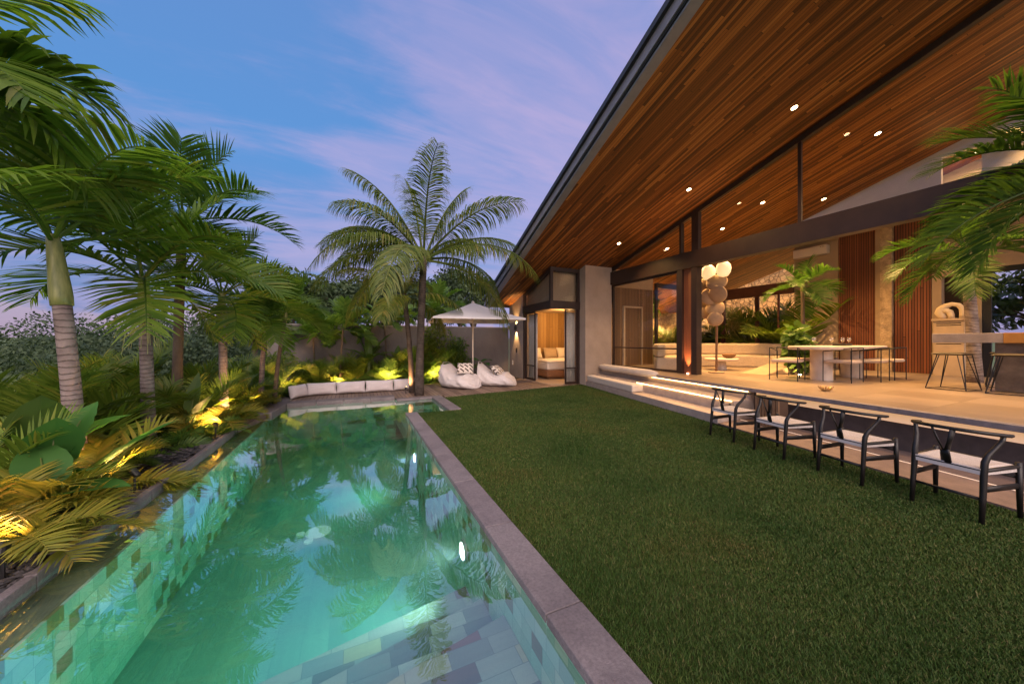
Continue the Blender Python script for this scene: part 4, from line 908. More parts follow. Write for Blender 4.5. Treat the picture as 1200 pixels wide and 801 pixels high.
def pat_mat():
    m, nt, b = newmat('black_white_pattern'); L = nt.links
    tc = N(nt, 'ShaderNodeTexCoord'); mp = N(nt, 'ShaderNodeMapping'); mp.inputs['Scale'].default_value = (4.2, 4.2, 1); mp.inputs['Rotation'].default_value = (0, 0, .7); L.new(tc.outputs['Object'], mp.inputs[0])
    v = N(nt, 'ShaderNodeTexBrick'); v.offset = .5; v.inputs['Color1'].default_value = (.02, .015, .012, 1); v.inputs['Color2'].default_value = (.05, .02, .015, 1); v.inputs['Mortar'].default_value = (.68, .62, .56, 1)
    v.inputs['Scale'].default_value = 1.0; v.inputs['Mortar Size'].default_value = .13; v.inputs['Brick Width'].default_value = .9; v.inputs['Row Height'].default_value = .42
    L.new(mp.outputs[0], v.inputs['Vector']); L.new(v.outputs['Color'], b.inputs['Base Color']); b.inputs['Roughness'].default_value = .9
    return m
patm = pat_mat()
for (x, y, z, a, tl, lb) in [(3.20, 10.52, .62, -20, 50, 'black and white patterned pillow on the left bean bag'), (4.30, 10.50, .53, 40, 40, 'black and white patterned pillow on the bean bag nearer the house')]:
    o = MB().cushion((0, 0, 0), (.52, .40, .17), 0, 0, n=14, p=3).build('patterned_pillow', patm, smooth=True, loc=(x, y, z)); o.rotation_euler = (radians(tl), 0, radians(a)); tag(o, lb, 'pillow', 'patterned pillows on the bean bags')
# parasol
t = thing('parasol', 'square pale grey parasol on a white pole behind the bean bags', 'parasol', (3.55, 10.82, .005), radians(-8))
MB().tube([(0, 0, .02), (0, 0, 2.74)], .024, 12).build('pole', mat('white_pole', (.62, .56, .5), .5, .05, 4), t, smooth=True)
MB().box((-.25, -.25, 0), (.25, .25, .06)).build('base', mat('parasol_base', (.28, .26, .26), .8), t, bevel=.01)
def canopy():
    V = []; F = []; n = 10; half = 1.38; K = 8
    for k in range(K):
        a = 2 * pi * k / K + pi / 4; d_ = half * (sqrt(2) if k % 2 == 0 else 1.0)
        for i in range(n + 1):
            s = i / n; z = 2.76 - .58 * s - .035 * sin(pi * s)
            V.append((d_ * s * cos(a), d_ * s * sin(a), z - (.03 if k % 2 else 0) * s * 0))
    st_ = n + 1
    for k in range(K):
        for i in range(n): F.append((k * st_ + i, k * st_ + i + 1, ((k + 1) % K) * st_ + i + 1, ((k + 1) % K) * st_ + i))
    m_ = len(V)
    for k in range(K):
        x, y, z = V[k * st_ + n]; V.append((x * 1.002, y * 1.002, z - .05))
    for k in range(K): F.append((k * st_ + n, m_ + k, m_ + (k + 1) % K, ((k + 1) % K) * st_ + n))
    m_, nt, b = newmat('parasol_canvas'); b.inputs['Base Color'].default_value = (.62, .60, .63, 1); b.inputs['Roughness'].default_value = .9
    o = MB().add(V, F).build('canopy', m_, t); md = o.modifiers.new('thick', 'SOLIDIFY'); md.thickness = .004
canopy()
for k in range(8):
    a = 2 * pi * k / 8 + pi / 4; d_ = 1.36 * (sqrt(2) if k % 2 == 0 else 1.0)
    MB().tube([(.03 * cos(a), .03 * sin(a), 2.70), (d_ * cos(a), d_ * sin(a), 2.155)], .010, 6).build('rib', MATS['white_pole'], t)
MB().lathe([(.05, 2.74), (.05, 2.78), (.001, 2.82)], n=16).build('finial', MATS['white_pole'], t)

# ------------------------------------------------------------------ foliage builders
def unit(a): return a / np.maximum(np.linalg.norm(a, axis=-1, keepdims=True), 1e-9)
def frond(mb, org, az, el, L_, droop, nl, ll, lw, rng, segs=3, vang=.35, ldroop=.5, start=.14, twist=0.0, rach=.012, side_wind=0.0, a0=40, a1=68):
    """pinnate palm frond: a drooping midrib with two rows of leaflets"""
    org = np.array(org, float); n = 22
    d = np.array([cos(el) * cos(az), cos(el) * sin(az), sin(el)]); P = [org]; D = [d]
    for i in range(n):
        s = i / n
        d = d + np.array([0, 0, -droop * (0.35 + 1.3 * s) / n]) + side_wind / n * s * np.array([-sin(az), cos(az), 0]); d = d / np.linalg.norm(d)
        P.append(P[-1] + d * L_ / n); D.append(d)
    P = np.array(P); D = np.array(D)
    mb.tube([tuple(p) for p in P[::2]], [rach * (1.15 - .95 * i / (n // 2)) for i in range(n // 2 + 1)], 5, cap=False)
    side0 = np.array([-sin(az), cos(az), 0.0])
    for sgn in (1, -1):
        s = np.clip(np.linspace(start, .99, nl) + rng.normal(0, .004, nl), 0, 1)
        fi = s * n; i0 = np.clip(fi.astype(int), 0, n - 1); fr = (fi - i0)[:, None]
        pos = P[i0] * (1 - fr) + P[i0 + 1] * fr; tan = unit(D[i0] * (1 - fr) + D[i0 + 1] * fr)
        side = unit(side0 - tan * (tan @ side0)[:, None]); up = np.cross(tan, side) 
        up = np.where(up[:, 2:3] < 0, -up, up)
        if twist: c_, s_ = cos(twist), sin(twist); side, up = side * c_ + up * s_, up * c_ - side * s_
        sm = (s - start) / (1 - start)
        leng = ll * (0.35 + .65 * np.sin(pi * np.clip(.10 + .80 * sm, 0, 1)) ** .75) * (1 - .35 * sm ** 4) * rng.uniform(.88, 1.08, nl)
        ang = np.radians(a1 + (a0 - a1) * sm + rng.normal(0, 4, nl))
        va = vang * rng.uniform(.6, 1.3, nl)
        d0 = unit(sgn * side * (np.sin(ang) * np.cos(va))[:, None] + tan * np.cos(ang)[:, None] + up * (np.sin(ang) * np.sin(va))[:, None])
        wdir = unit(np.cross(d0, up + .25 * tan)); wdir = unit(wdir)
        prof = [.55, 1.0, .72, .02] if segs == 3 else ([.6, 1.0, .02] if segs == 2 else [.45, .9, 1.0, .75, .02])
        cur = pos.copy(); dd = d0.copy(); rows = []
        ld = ldroop * rng.uniform(.5, 1.5, nl)
        for k in range(segs + 1):
            w = lw * prof[k] * np.clip(leng / ll * 1.25, .5, 1.1)
            rows.append(cur + wdir * (w / 2)[:, None]); rows.append(cur - wdir * (w / 2)[:, None])
            cur = cur + dd * (leng / segs)[:, None]; dd = unit(dd + np.stack([np.zeros(nl), np.zeros(nl), -ld * (k + .6) / segs], 1))
        V = np.stack(rows, 1).reshape(-1, 3); st_ = 2 * (segs + 1)
        F = []
        for k in range(segs):
            b0 = np.arange(nl) * st_ + 2 * k; F.append(np.stack([b0, b0 + 1, b0 + 3, b0 + 2], 1))
        mb.np(V, np.concatenate(F))

G_PALM = leaf_mat('palm_leaf', (.075, .155, .020), (.175, .275, .036), .42, .52, (.22, .24, .05))
G_PALM_D = leaf_mat('palm_leaf_dark', (.040, .105, .024), (.10, .19, .038), .42, .5)
G_COCO = leaf_mat('coconut_leaf', (.085, .135, .024), (.19, .23, .050), .45, .5, (.30, .25, .07))
G_ARECA = leaf_mat('areca_leaf', (.085, .15, .018), (.19, .26, .036), .45, .42, (.26, .24, .04))
G_ARECA_Y = leaf_mat('areca_leaf_yellowing', (.15, .17, .022), (.29, .26, .04), .42, .35, (.34, .24, .05))
G_BROAD = leaf_mat('broad_leaf', (.055, .125, .022), (.13, .22, .040), .45, .38)
G_BRIGHT = leaf_mat('bright_leaf', (.085, .175, .024), (.17, .28, .05), .45, .45)
G_FAR = leaf_mat('far_leaf', (.034, .066, .028), (.080, .125, .050), .7, .15)
G_FAR2 = leaf_mat('far_leaf_dark', (.024, .050, .026), (.058, .092, .042), .7, .15)
T_GREY = trunk_mat('ringed_trunk', (.11, .085, .080), (.30, .25, .235), 15)
T_COCO = trunk_mat('coconut_trunk', (.035, .027, .023), (.12, .095, .078), 16)
T_SHAFT = mat('crown_shaft', (.16, .20, .06), .45, .25, 5, .1, 30, stretch=(6, 6, .5), c2=(.24, .25, .09))
BARK = mat('bark', (.10, .075, .055), .9, .35, 6, .6, 40, stretch=(1, 1, .4))
PETI = mat('petiole', (.10, .13, .03), .5, .25, 6)

def palm(lb, base, top, crown_r, trunk_r, nf, L_, ll, lw, nl, seed, leaf=G_PALM, shaft=.62, droop=1.25, elr=(10, 78), name='palm_tree', group=None, tm=T_GREY, ldroop=.5, vang=.4, segs=3, azs=None, shaft_r=None, bulge=1.25, tw=.0):
    rng = np.random.default_rng(seed); base = Vector(base); top = Vector(top)
    t = thing(name, lb, 'palm', base, 0, group)
    dv = top - base; H = dv.z; k = 14; hs = H - shaft
    def at(z): s = z / H; return Vector((dv.x * s ** 1.5, dv.y * s ** 1.5, z))
    MB().tube([at(hs * i / k) for i in range(k + 1)], [trunk_r * ((bulge - (bulge - 1) * min(1, i / k * 3)) - .12 * i / k) for i in range(k + 1)], 16).build('trunk', tm, t, smooth=True)
    if shaft > .1:
        sr = shaft_r or trunk_r * .98
        MB().tube([at(hs + shaft * i / 8) for i in range(9)], [sr * (1.06, 1.10, 1.06, .99, .92, .86, .80, .72, .60)[i] for i in range(9)], 16).build('crown_shaft', T_SHAFT, t, smooth=True)
    mb = MB(); c0 = at(H)
    for i in range(nf):
        f = i / max(1, nf - 1); az = ((azs[i % len(azs)] + .35 * (i // len(azs))) if azs else i * 2.39996 + rng.normal(0, .12)); el = radians(elr[1] + (elr[0] - elr[1]) * f + rng.normal(0, 4))
        s = L_ * rng.uniform(.86, 1.1) * (1 - .18 * (1 - f))
        o = c0 + Vector((cos(az) * trunk_r * .4, sin(az) * trunk_r * .4, -.10 * f))
        frond(mb, o, az, el, s, droop * rng.uniform(.85, 1.2) * (.60 + .55 * f), nl, ll, lw, rng, segs=segs, vang=vang, ldroop=ldroop, start=.16, rach=.018 * L_ / 1.8, twist=rng.normal(0, .25) + tw, side_wind=rng.normal(0, .25))
    mb.build('crown', leaf, t)
    return t
def rosette(nf, L_, ll, lw, nl, seed, leaf, elr=(25, 80), droop=1.1, spread=.10, name='areca_palm', lb='', cat='plant', group=None, stems=True, segs=3, ldroop=.4, start=.28, vang=.35):
    rng = np.random.default_rng(seed); t = thing(name, lb, cat, (0, 0, 0), 0, group); mb = MB(); st_ = MB()
    for i in range(nf):
        az = i * 2.39996 + rng.normal(0, .3); el = radians(rng.uniform(*elr)); r = spread * sqrt(rng.random())
        o = (r * cos(az), r * sin(az), 0)
        frond(mb, o, az, el, L_ * rng.uniform(.65, 1.12), droop * rng.uniform(.7, 1.3), nl, ll, lw, rng, segs=segs, vang=vang, ldroop=ldroop, start=start, rach=.009 * L_, twist=rng.normal(0, .3), side_wind=rng.normal(0, .3))
        if stems and i % 2 == 0: st_.tube([o, (o[0] + .12 * cos(az) * L_ * cos(el), o[1] + .12 * sin(az) * L_ * cos(el), .26 * L_ * sin(el))], [.016, .012], 6)
    mb.build('fronds', leaf, t)
    if stems: st_.build('stems', PETI, t, smooth=True)
    return t
def leaf_cloud(mb, centres, radii, n, size, rng, up=.5, aspect=.5):
    """loose clumps of pointed leaves"""
    C_ = np.array(centres, float); R2 = np.array(radii, float)
    if R2.ndim == 1: R2 = np.repeat(R2[:, None], 3, 1)
    w = (R2[:, 0] * R2[:, 1] * R2[:, 2]) ** .67; k = rng.choice(len(C_), n, p=w / w.sum())
    d = unit(rng.normal(0, 1, (n, 3))); rr = rng.random(n) ** .38
    P = C_[k] + d * rr[:, None] * R2[k]
    ax = unit(d * .8 + rng.normal(0, .7, (n, 3)) + np.array([0, 0, -.15])); nrm_ = unit(np.array([0, 0, up]) + rng.normal(0, .55, (n, 3)) + d * .35)
    sd = unit(np.cross(ax, nrm_)); s = size * rng.uniform(.6, 1.3, n)
    V = np.stack([P, P + ax * (s * .45)[:, None] + sd * (s * aspect * .5)[:, None], P + ax * s[:, None] - np.array([0, 0, 1]) * (s * .15)[:, None], P + ax * (s * .45)[:, None] - sd * (s * aspect * .5)[:, None]], 1).reshape(-1, 3)
    F = np.arange(4 * n).reshape(n, 4); mb.np(V, F)
def tree(lb, base, H, crown, nleaf, size, seed, leaf=G_FAR, name='tree', group=None, clumps=14, trunk_r=.12, lift=.45, aspect=.5, cat='tree', flat=.8):
    rng = np.random.default_rng(seed); t = thing(name, lb, cat, base, 0, group); cx, cy, cz = crown
    tr = MB(); tr.tube([(0, 0, -.3), (.05, .02, H * lift * .6), (.1 * rng.normal(), .1 * rng.normal(), H * (lift + .2))], [trunk_r * 1.2, trunk_r, trunk_r * .6], 8)
    cs = []; rs = []
    for i in range(clumps):
        d = unit(rng.normal(0, 1, 3)); d[2] = abs(d[2]) * 1.1 - .35; q = rng.uniform(.45, 1.0)
        c = np.array([d[0] * cx * q, d[1] * cy * q, H - cz + d[2] * cz * q]); cs.append(c); r = rng.uniform(.22, .42); rs.append((cx * r, cy * r, cz * r * flat))
        if i % 2 == 0: tr.tube([(0, 0, H * lift), tuple(c * np.array([.5, .5, 1]) - np.array([0, 0, cz * .25])), tuple(c)], [trunk_r * .5, trunk_r * .3, trunk_r * .1], 5)
    tr.build('trunk', BARK, t, smooth=True)
    mb = MB(); leaf_cloud(mb, cs, rs, nleaf, size, rng, aspect=aspect); mb.build('crown', leaf, t)
    return t
def big_leaf(mb, base, az, L_, w, el, curl, kind='heart', n=9, m=7, fold=.25, rng=None, wav=.0):
    """one large leaf blade as a curved sheet"""
    V = []; d = np.array([cos(el) * cos(az), cos(el) * sin(az), sin(el)]); p = np.array(base, float); sd = np.array([-sin(az), cos(az), 0])
    for i in range(n + 1):
        s = i / n
        if kind == 'heart': hw = w * (.55 + .45 * sin(pi * min(1, s * 2.2 + .12) * .5 if s < .4 else pi / 2)) * (1 - max(0, (s - .25) / .75) ** 1.9) if s > 0 else w * .62
        else: hw = w * (min(1, s * 5) ** .6) * (1 - max(0, (s - .35) / .65) ** 2.6)
        up = np.cross(sd, d); up = up if up[2] > 0 else -up
        for j in range(-m, m + 1):
            q = j / m; back = (-.28 * L_ * abs(q) ** 1.3 * max(0, 1 - s * 3.2)) if kind == 'heart' else 0
            V.append(p + sd * q * hw + up * (fold * abs(q) * hw * .6 + wav * hw * sin(s * 26 + 1.3 * (j > 0)) * abs(q)) + d * (back + .10 * hw * -abs(q)))
        d = d + np.array([0, 0, -curl / n]); d = d / np.linalg.norm(d); p = p + d * L_ / n
    k = 2 * m + 1; F = [(i * k + j, i * k + j + 1, (i + 1) * k + j + 1, (i + 1) * k + j) for i in range(n) for j in range(k - 1)]
    mb.np(np.array(V), F)
def rib_leaf_mat(name, c1, c2):
    m = leaf_mat(name, c1, c2, .35, .3); return m
G_EAR = leaf_mat('elephant_ear_leaf', (.035, .14, .022), (.07, .19, .036), .6, .38)
G_EAR2 = leaf_mat('elephant_ear_leaf_light', (.07, .13, .03), (.09, .15, .04), .42, .3)

# ------------------------------------------------------------------ palms along the left side of the pool
PG = 'crown-shaft palms in the pool bed'
palm('tall palm with grey ringed trunk and green shaft, nearest on the left', (-2.68, 5.22, -.03), (-2.90, 5.30, 2.62), 0, .078, 9, 1.7, .74, .046, 42, 11, droop=1.2, elr=(14, 74), shaft=.75, group=PG, azs=[-2.0, 1.2, 3.0, .1, -.75, 2.2, -1.35, .65, -2.7, -.3, 1.8, -1.0], vang=.25, ldroop=.55, segs=4, shaft_r=.076)
palm('large palm mostly outside the left frame edge, its fronds hanging into view', (-3.95, 4.6, -.03), (-3.68, 4.75, 3.85), 0, .11, 8, 1.75, .80, .052, 40, 12, droop=1.7, elr=(14, 62), group=PG, azs=[2.6, -.12, 3.7, .35, 1.6, -.45, -1.35, .05], vang=.25, ldroop=.8, segs=4)
palm('palm with a hanging cream flower spray, second on the left', (-2.72, 6.7, -.03), (-2.80, 6.75, 2.45), 0, .078, 12, 1.8, .68, .040, 40, 13, droop=1.25, elr=(0, 78), shaft=.7, group=PG, vang=.3, segs=3)
palm('tall dark-fronded palm standing behind the second palm', (-2.95, 8.2, -.03), (-2.85, 8.15, 3.75), 0, .075, 13, 1.85, .70, .040, 40, 14, leaf=G_PALM_D, droop=1.35, elr=(-10, 78), shaft=.3, group=PG, tm=BARK)
palm('slim palm with pale green trunk top, behind the lit yellow plant', (-2.27, 8.2, -.03), (-2.31, 8.23, 2.42), 0, .072, 12, 1.55, .60, .036, 40, 15, droop=1.35, elr=(-15, 75), shaft=.55, group=PG)
palm('bright green palm with twin leaning stems near the far pool corner', (-2.0, 9.7, -.03), (-1.9, 9.7, 2.12), 0, .055, 12, 1.25, .50, .034, 44, 16, leaf=G_BRIGHT, droop=1.4, elr=(-10, 75), shaft=.35, group=PG)
palm('slim brown-stemmed palm just right of the twin-stemmed palm', (-1.72, 9.62, -.03), (-1.5, 9.75, 2.2), 0, .045, 10, 1.15, .48, .034, 42, 17, leaf=G_BRIGHT, droop=1.4, elr=(-8, 70), shaft=.2, group=PG, tm=BARK)
# flower spray hanging under the second crown
fl = MB(); rngf = np.random.default_rng(3)
for k in range(26):
    a = rngf.uniform(0, 6.28); r = rngf.uniform(.12, .3); z0 = 1.72
    fl.tube([(.06 * cos(a), .06 * sin(a), z0), (r * .7 * cos(a), r * .7 * sin(a), z0 + .12), (r * cos(a), r * sin(a), z0 - .12 - .3 * rngf.random())], [.008, .007, .004], 5)
tag(fl.build('flower_spray', mat('cream_spray', (.34, .34, .16), .7, .25, 9), smooth=True, loc=(-2.78, 6.73, 0)), 'pale cream flower spray hanging below the second palm crown', 'flower spray')

# coconut palms by the deck
palm('tall coconut palm with a stout dark trunk at the pool corner', (1.60, 9.56, -.06), (1.72, 9.55, 3.80), 0, .105, 18, 3.45, .84, .024, 110, 21, leaf=G_COCO, droop=1.7, elr=(4, 74), shaft=.0, name='coconut_palm', tm=T_COCO, ldroop=2.0, vang=-.05, segs=4, bulge=1.25, azs=[1.9, 2.9, .3, 4.6, 3.4, -.3, 2.5, .7, 3.1, 0, 2.7, -.5, 3.6, .4, 3.0, 4.3, -.1, 2.3, 3.3, .2, 5.3])
palm('shorter coconut palm with a slim lit trunk behind the stout one', (1.50, 10.15, -.03), (1.28, 10.2, 2.85), 0, .075, 9, 2.0, .66, .024, 80, 22, leaf=G_COCO, droop=1.35, elr=(-5, 75), shaft=.0, name='coconut_palm', tm=T_COCO, ldroop=1.8, vang=-.05, segs=4, bulge=1.2)
for (x, y, z, dx, dy) in ((1.72, 9.55, 3.95, .1, 0), (1.28, 10.2, 2.85, -.1, 0)): pass
# indoor and terrace palms at the right
palm('indoor palm with ringed trunk in front of the niche', (12.15, 2.52, T0), (12.0, 2.62, 3.55), 0, .10, 13, 1.45, .52, .032, 48, 31, leaf=G_PALM_D, droop=1.5, elr=(-20, 72), shaft=.5, tm=T_GREY, name='palm_tree')
palm('terrace palm beyond the right frame edge with fronds arching over the beam', (7.75, .55, T0), (7.72, .62, 3.5), 0, .10, 16, 1.8, .56, .030, 66, 32, leaf=G_PALM_D, droop=1.35, elr=(-12, 70), shaft=.4, azs=[1.2, 2.0, .4, 2.7, 1.6, -.4, 3.4, 2.3, .9, 1.4, 4.4, 5.3, 1.75, 2.15, 1.05, 2.5], ldroop=.7)
palm('slim indoor palm below the air conditioner', (12.0, 5.55, T0), (11.95, 5.55, 3.15), 0, .05, 9, 1.05, .46, .034, 34, 33, leaf=G_PALM_D, droop=1.6, elr=(-15, 70), shaft=.2, tm=BARK)

# ------------------------------------------------------------------ areca clumps, ferns, big leaves
AG = 'areca clumps in the pool bed'
A1 = rosette(22, 1.45, .42, .026, 34, 41, G_ARECA, (35, 86), 1.15, .14, lb='bushy areca palm right of the nearest palm trunk', group=AG, cat='areca palm')
A2 = rosette(18, 1.2, .38, .026, 30, 42, G_ARECA, (25, 80), 1.35, .12, lb='spreading areca clump between the first and second palm', group=AG, cat='areca palm')
A3 = rosette(16, .85, .32, .024, 26, 43, G_ARECA_Y, (15, 75), 1.5, .08, lb='small yellow-lit areca beside the pool kerb, nearest', group=AG, cat='areca palm')
A4 = rosette(20, 1.1, .36, .024, 30, 44, G_BRIGHT, (30, 85), 1.2, .12, lb='', group=AG, cat='areca palm')
A1.location = (-3.35, 5.9, -.03); A2.location = (-3.0, 7.2, -.03); A3.location = (-2.42, 4.9, -.03); A4.location = (-2.75, 9.3, -.03); A4['label'] = 'fresh green areca clump before the grey wall corner'
for src, (x, y), a, s, lb in [
    (A2, (-3.3, 4.7), .7, .6, 'low areca clump left of the nearest palm trunk'),
    (A1, (-3.9, 7.4), 1.9, .95, 'tall areca clump at the back of the bed, against the valley'),
    (A2, (-2.55, 7.55), 3.1, .85, 'areca clump beside the second palm trunk'),
    (A1, (-3.2, 8.9), .4, .9, 'tall areca clump behind the slim palm'),
    (A2, (-2.35, 8.75), 4.2, .8, 'areca clump right of the slim pale palm'),
    (A3, (-2.20, 7.25), 2.2, .95, 'small areca lit bright yellow by a ground spotlight'),
    (A3, (-1.95, 8.9), 5.0, .85, 'yellowish small areca by the far-left coping stones'),
    (A4, (-2.1, 10.4), 1.0, .85, 'fresh green areca near the angled white cushion'),
    (A2, (-3.1, 10.6), 2.6, 1.05, 'broad areca clump at the end of the grey wall'),
    (A3, (-2.20, 3.62), 1.2, .85, 'yellowing areca drooping over the pebbles at the lower left'),
    (A3, (-2.45, 3.95), 4.1, 1.0, 'yellow-tipped areca at the left picture edge'),
    (A4, (-.9, 12.7), .5, .9, 'fresh green areca against the wall behind the left cushions'),
    (A4, (2.75, 12.75), 2.0, 1.15, 'bright lit areca clump against the wall left of the parasol'),
    (A1, (3.3, 13.05), 4.4, .95, 'tall areca behind the parasol pole'),
    (A4, (1.0, 12.2), 3.4, .95, 'bright lit areca behind the slim coconut trunk'),
    (A4, (1.9, 12.4), 5.4, .8, 'green areca between the coconut trunks and the bright clump'),
    (A1, (.05, 12.75), 1.1, 1.0, 'tall areca before the wall left of the paddle-leaved plant'),
    (A2, (-1.05, 12.2), 2.9, .9, 'areca clump before the wall behind the second cushion'),
    (A4, (2.3, 13.0), 4.9, 1.25, 'tall bright areca reaching the wall top left of the parasol'),
    (A1, (1.75, 13.0), .2, 1.1, 'tall areca against the wall between the coconut trunks and the lit shrub'),
    (A2, (-2.15, 11.6), 3.9, 1.0, 'areca clump at the near end of the grey wall by the cushions'),
    (A1, (-3.9, 8.6), 1.3, 1.15, 'tall areca at the valley side behind the dark-fronded palm'),
    (A2, (-3.5, 6.3), .9, 1.1, 'broad areca between the first two palms at the back of the bed'),
    (A2, (-2.9, 4.3), 2.9, .8, 'areca behind the upright elephant ear leaves'),
]: dup(src, (x, y, -.03), a, lb, s)
F1 = rosette(16, .55, .17, .020, 22, 51, G_BROAD, (15, 70), 1.5, .06, name='fern', lb='dark fern at the foot of the nearest palm', cat='fern', group='low ferns in the beds', stems=False, segs=2, start=.12)
F1.location = (-2.55, 5.6, -.03)
for (x, y), a, s, lb in [((-2.45, 6.4), 1, 1.0, 'fern beside the pebbles between the first and second palm'), ((-2.3, 7.9), 2, .9, 'fern under the lit yellow areca'), ((-2.15, 9.5), 3, 1, 'fern by the far-left coping behind the kerb'),
    ((-1.3, 11.4), .4, 1.05, 'fern behind the angled corner cushion'), ((-.6, 11.5), 1.3, 1, 'fern behind the second white cushion'), ((.1, 11.45), 2.2, 1.1, 'fern behind the middle white cushion'), ((.75, 11.5), 3.2, 1, 'fern left of the lit spot behind the cushions'), ((1.35, 11.35), 4, .9, 'fern behind the slim coconut palm'),
    ((2.1, 12.25), 5, 1, 'fern at the edge of the deck by the bean bags'), ((4.9, 12.5), .9, .9, 'fern against the wall near the house corner'), ((-1.75, 11.2), 5.6, 1.1, 'fern at the far-left corner of the cushion row'), ((-2.05, 6.9), 4.9, .8, 'small fern overhanging the pebbles')]:
    dup(F1, (x, y, -.03), a, lb, s)
# elephant ears and other big-leaved plants
def ear_plant(lb, loc, leaves, mats, seed, cat='plant', name='elephant_ear'):
    rng = np.random.default_rng(seed); t = thing(name, lb, cat, loc)
    for k, (az, h, out, L_, w, el, curl) in enumerate(leaves):
        tip = (out * cos(az), out * sin(az), h); mb = MB()
        big_leaf(mb, tip, az, L_, w, radians(el), curl, 'heart', fold=.35, rng=rng, wav=.05)
        o = mb.build('leaf_blade', mats[k % len(mats)], t, smooth=True)
        MB().tube([(0, 0, 0), (out * .25 * cos(az), out * .25 * sin(az), h * .6), tip, (tip[0] + cos(az) * cos(radians(el)) * L_ * .5, tip[1] + sin(az) * cos(radians(el)) * L_ * .5, h + sin(radians(el)) * L_ * .5 - curl * L_ * .10 + .006)], [.022, .016, .010, .004], 8).build('stalk', PETI, t, smooth=True)
    return t
ear_plant('elephant ear plant with upright heart-shaped leaves beside the nearest palm', (-2.42, 4.40, -.03), [(-.95, .50, .05, .44, .19, 66, .25), (-2.4, .42, .22, .42, .17, 50, .4), (1.2, .62, .12, .4, .16, 60, .4)], [G_EAR], 61)
ear_plant('elephant ear with one huge dark leaf tilted over the bed, right of the nearest trunk', (-2.26, 4.66, -.03), [(.1, .36, .06, .62, .19, 40, .25), (-1.2, .30, .1, .45, .15, 30, .5)], [G_EAR], 62)
ear_plant('elephant ear with leaves drooping over the pebbles and pool kerb', (-2.22, 4.00, -.03), [(-.2, .30, .05, .50, .17, 14, .35), (-1.9, .36, .10, .44, .17, 45, .5), (2.2, .40, .1, .45, .16, 50, .4)], [G_EAR], 63)
ear_plant('elephant ear with a broad pale leaf at the left picture edge', (-2.75, 4.85, -.03), [(-1.0, .62, .06, .5, .2, 62, .3), (.8, .5, .2, .5, .18, 40, .6)], [G_EAR2, G_EAR], 66)
ear_plant('broad-leaved plant with a tall upright leaf beside the second palm', (-2.35, 6.9, -.03), [(1.2, .45, .06, .6, .12, 78, .2), (-.4, .35, .1, .45, .13, 60, .5)], [G_EAR2], 64)
ear_plant('dark broad-leaved plant against the wall behind the right bean bag', (4.45, 12.75, -.01), [(0.2, .7, .2, .42, .17, 30, 1), (2.2, .75, .2, .42, .17, 30, 1), (-1.3, .6, .22, .45, .18, 25, 1), (-2.4, .5, .2, .4, .17, 20, 1)], [G_EAR], 65)
def banana(lb, loc, leaves, seed, m=G_BROAD, stem=.9, name='banana_plant'):
    t = thing(name, lb, 'plant', loc); MB().tube([(0, 0, 0), (.02, 0, stem)], [.07, .05], 10).build('stem', PETI, t, smooth=True)
    for az, L_, w, el, curl in leaves:
        mb = MB(); big_leaf(mb, (.02 * cos(az), .02 * sin(az), stem * .95), az, L_, w, radians(el), curl, 'paddle', n=14, m=3, fold=.5, wav=.10); mb.build('leaf_blade', m, t, smooth=True)
    return t
banana('traveller-like plant with tall upright paddle leaves before the wall', (.42, 12.6, -.01), [(3.0, 1.5, .13, 72, .5), (.3, 1.35, .13, 62, .8), (1.6, 1.4, .12, 80, .4), (2.7, 1.1, .12, 45, 1.0), (-.2, 1.1, .12, 40, 1.1), (-1.4, .9, .11, 40, 1.0)], 71)
banana('paddle-leaved plant with arching stems against the wall right of the coconut palms', (1.35, 12.9, -.01), [(2.8, 1.0, .13, 55, 1.0), (.2, 1.1, .13, 50, 1.0), (1.3, .9, .12, 70, .7), (-1.2, .8, .12, 40, 1.0)], 72, stem=.6)
# light-green feathery trees before the wall
palm('young light green palm with thin dark stems before the wall, left', (-.45, 12.5, -.01), (-.35, 12.5, 1.95), 0, .03, 15, 1.25, .42, .060, 24, 73, leaf=G_BRIGHT, droop=1.2, elr=(-5, 80), shaft=.0, tm=BARK, name='young_palm', vang=.3)
palm('young light green palm with leaves spreading behind the coconut trunks', (1.05, 13.1, -.01), (.95, 13.1, 2.25), 0, .03, 13, 1.3, .42, .065, 24, 74, leaf=G_BRIGHT, droop=1.0, elr=(-5, 55), shaft=.0, tm=BARK, name='young_palm', vang=.3)
palm('young light green palm rising above the wall left of the parasol', (3.0, 14.2, -.3), (3.0, 14.2, 2.75), 0, .05, 14, 1.5, .48, .075, 24, 75, leaf=G_BRIGHT, droop=1.0, elr=(0, 80), shaft=.0, tm=BARK, name='young_palm', vang=.3)
palm('young light green palm before the wall behind the second cushion from the left', (-1.2, 12.9, -.01), (-1.25, 12.9, 1.7), 0, .03, 13, 1.2, .40, .058, 24, 76, leaf=G_BRIGHT, droop=1.25, elr=(0, 80), shaft=.0, tm=BARK, name='young_palm', vang=.3)
palm('young light green palm behind the wall end, left of the garden wall trees', (-2.0, 14.4, -.5), (-2.0, 14.4, 2.4), 0, .04, 13, 1.3, .42, .06, 24, 77, leaf=G_BRIGHT, droop=1.2, elr=(0, 80), shaft=.0, tm=BARK, name='young_palm', vang=.3)
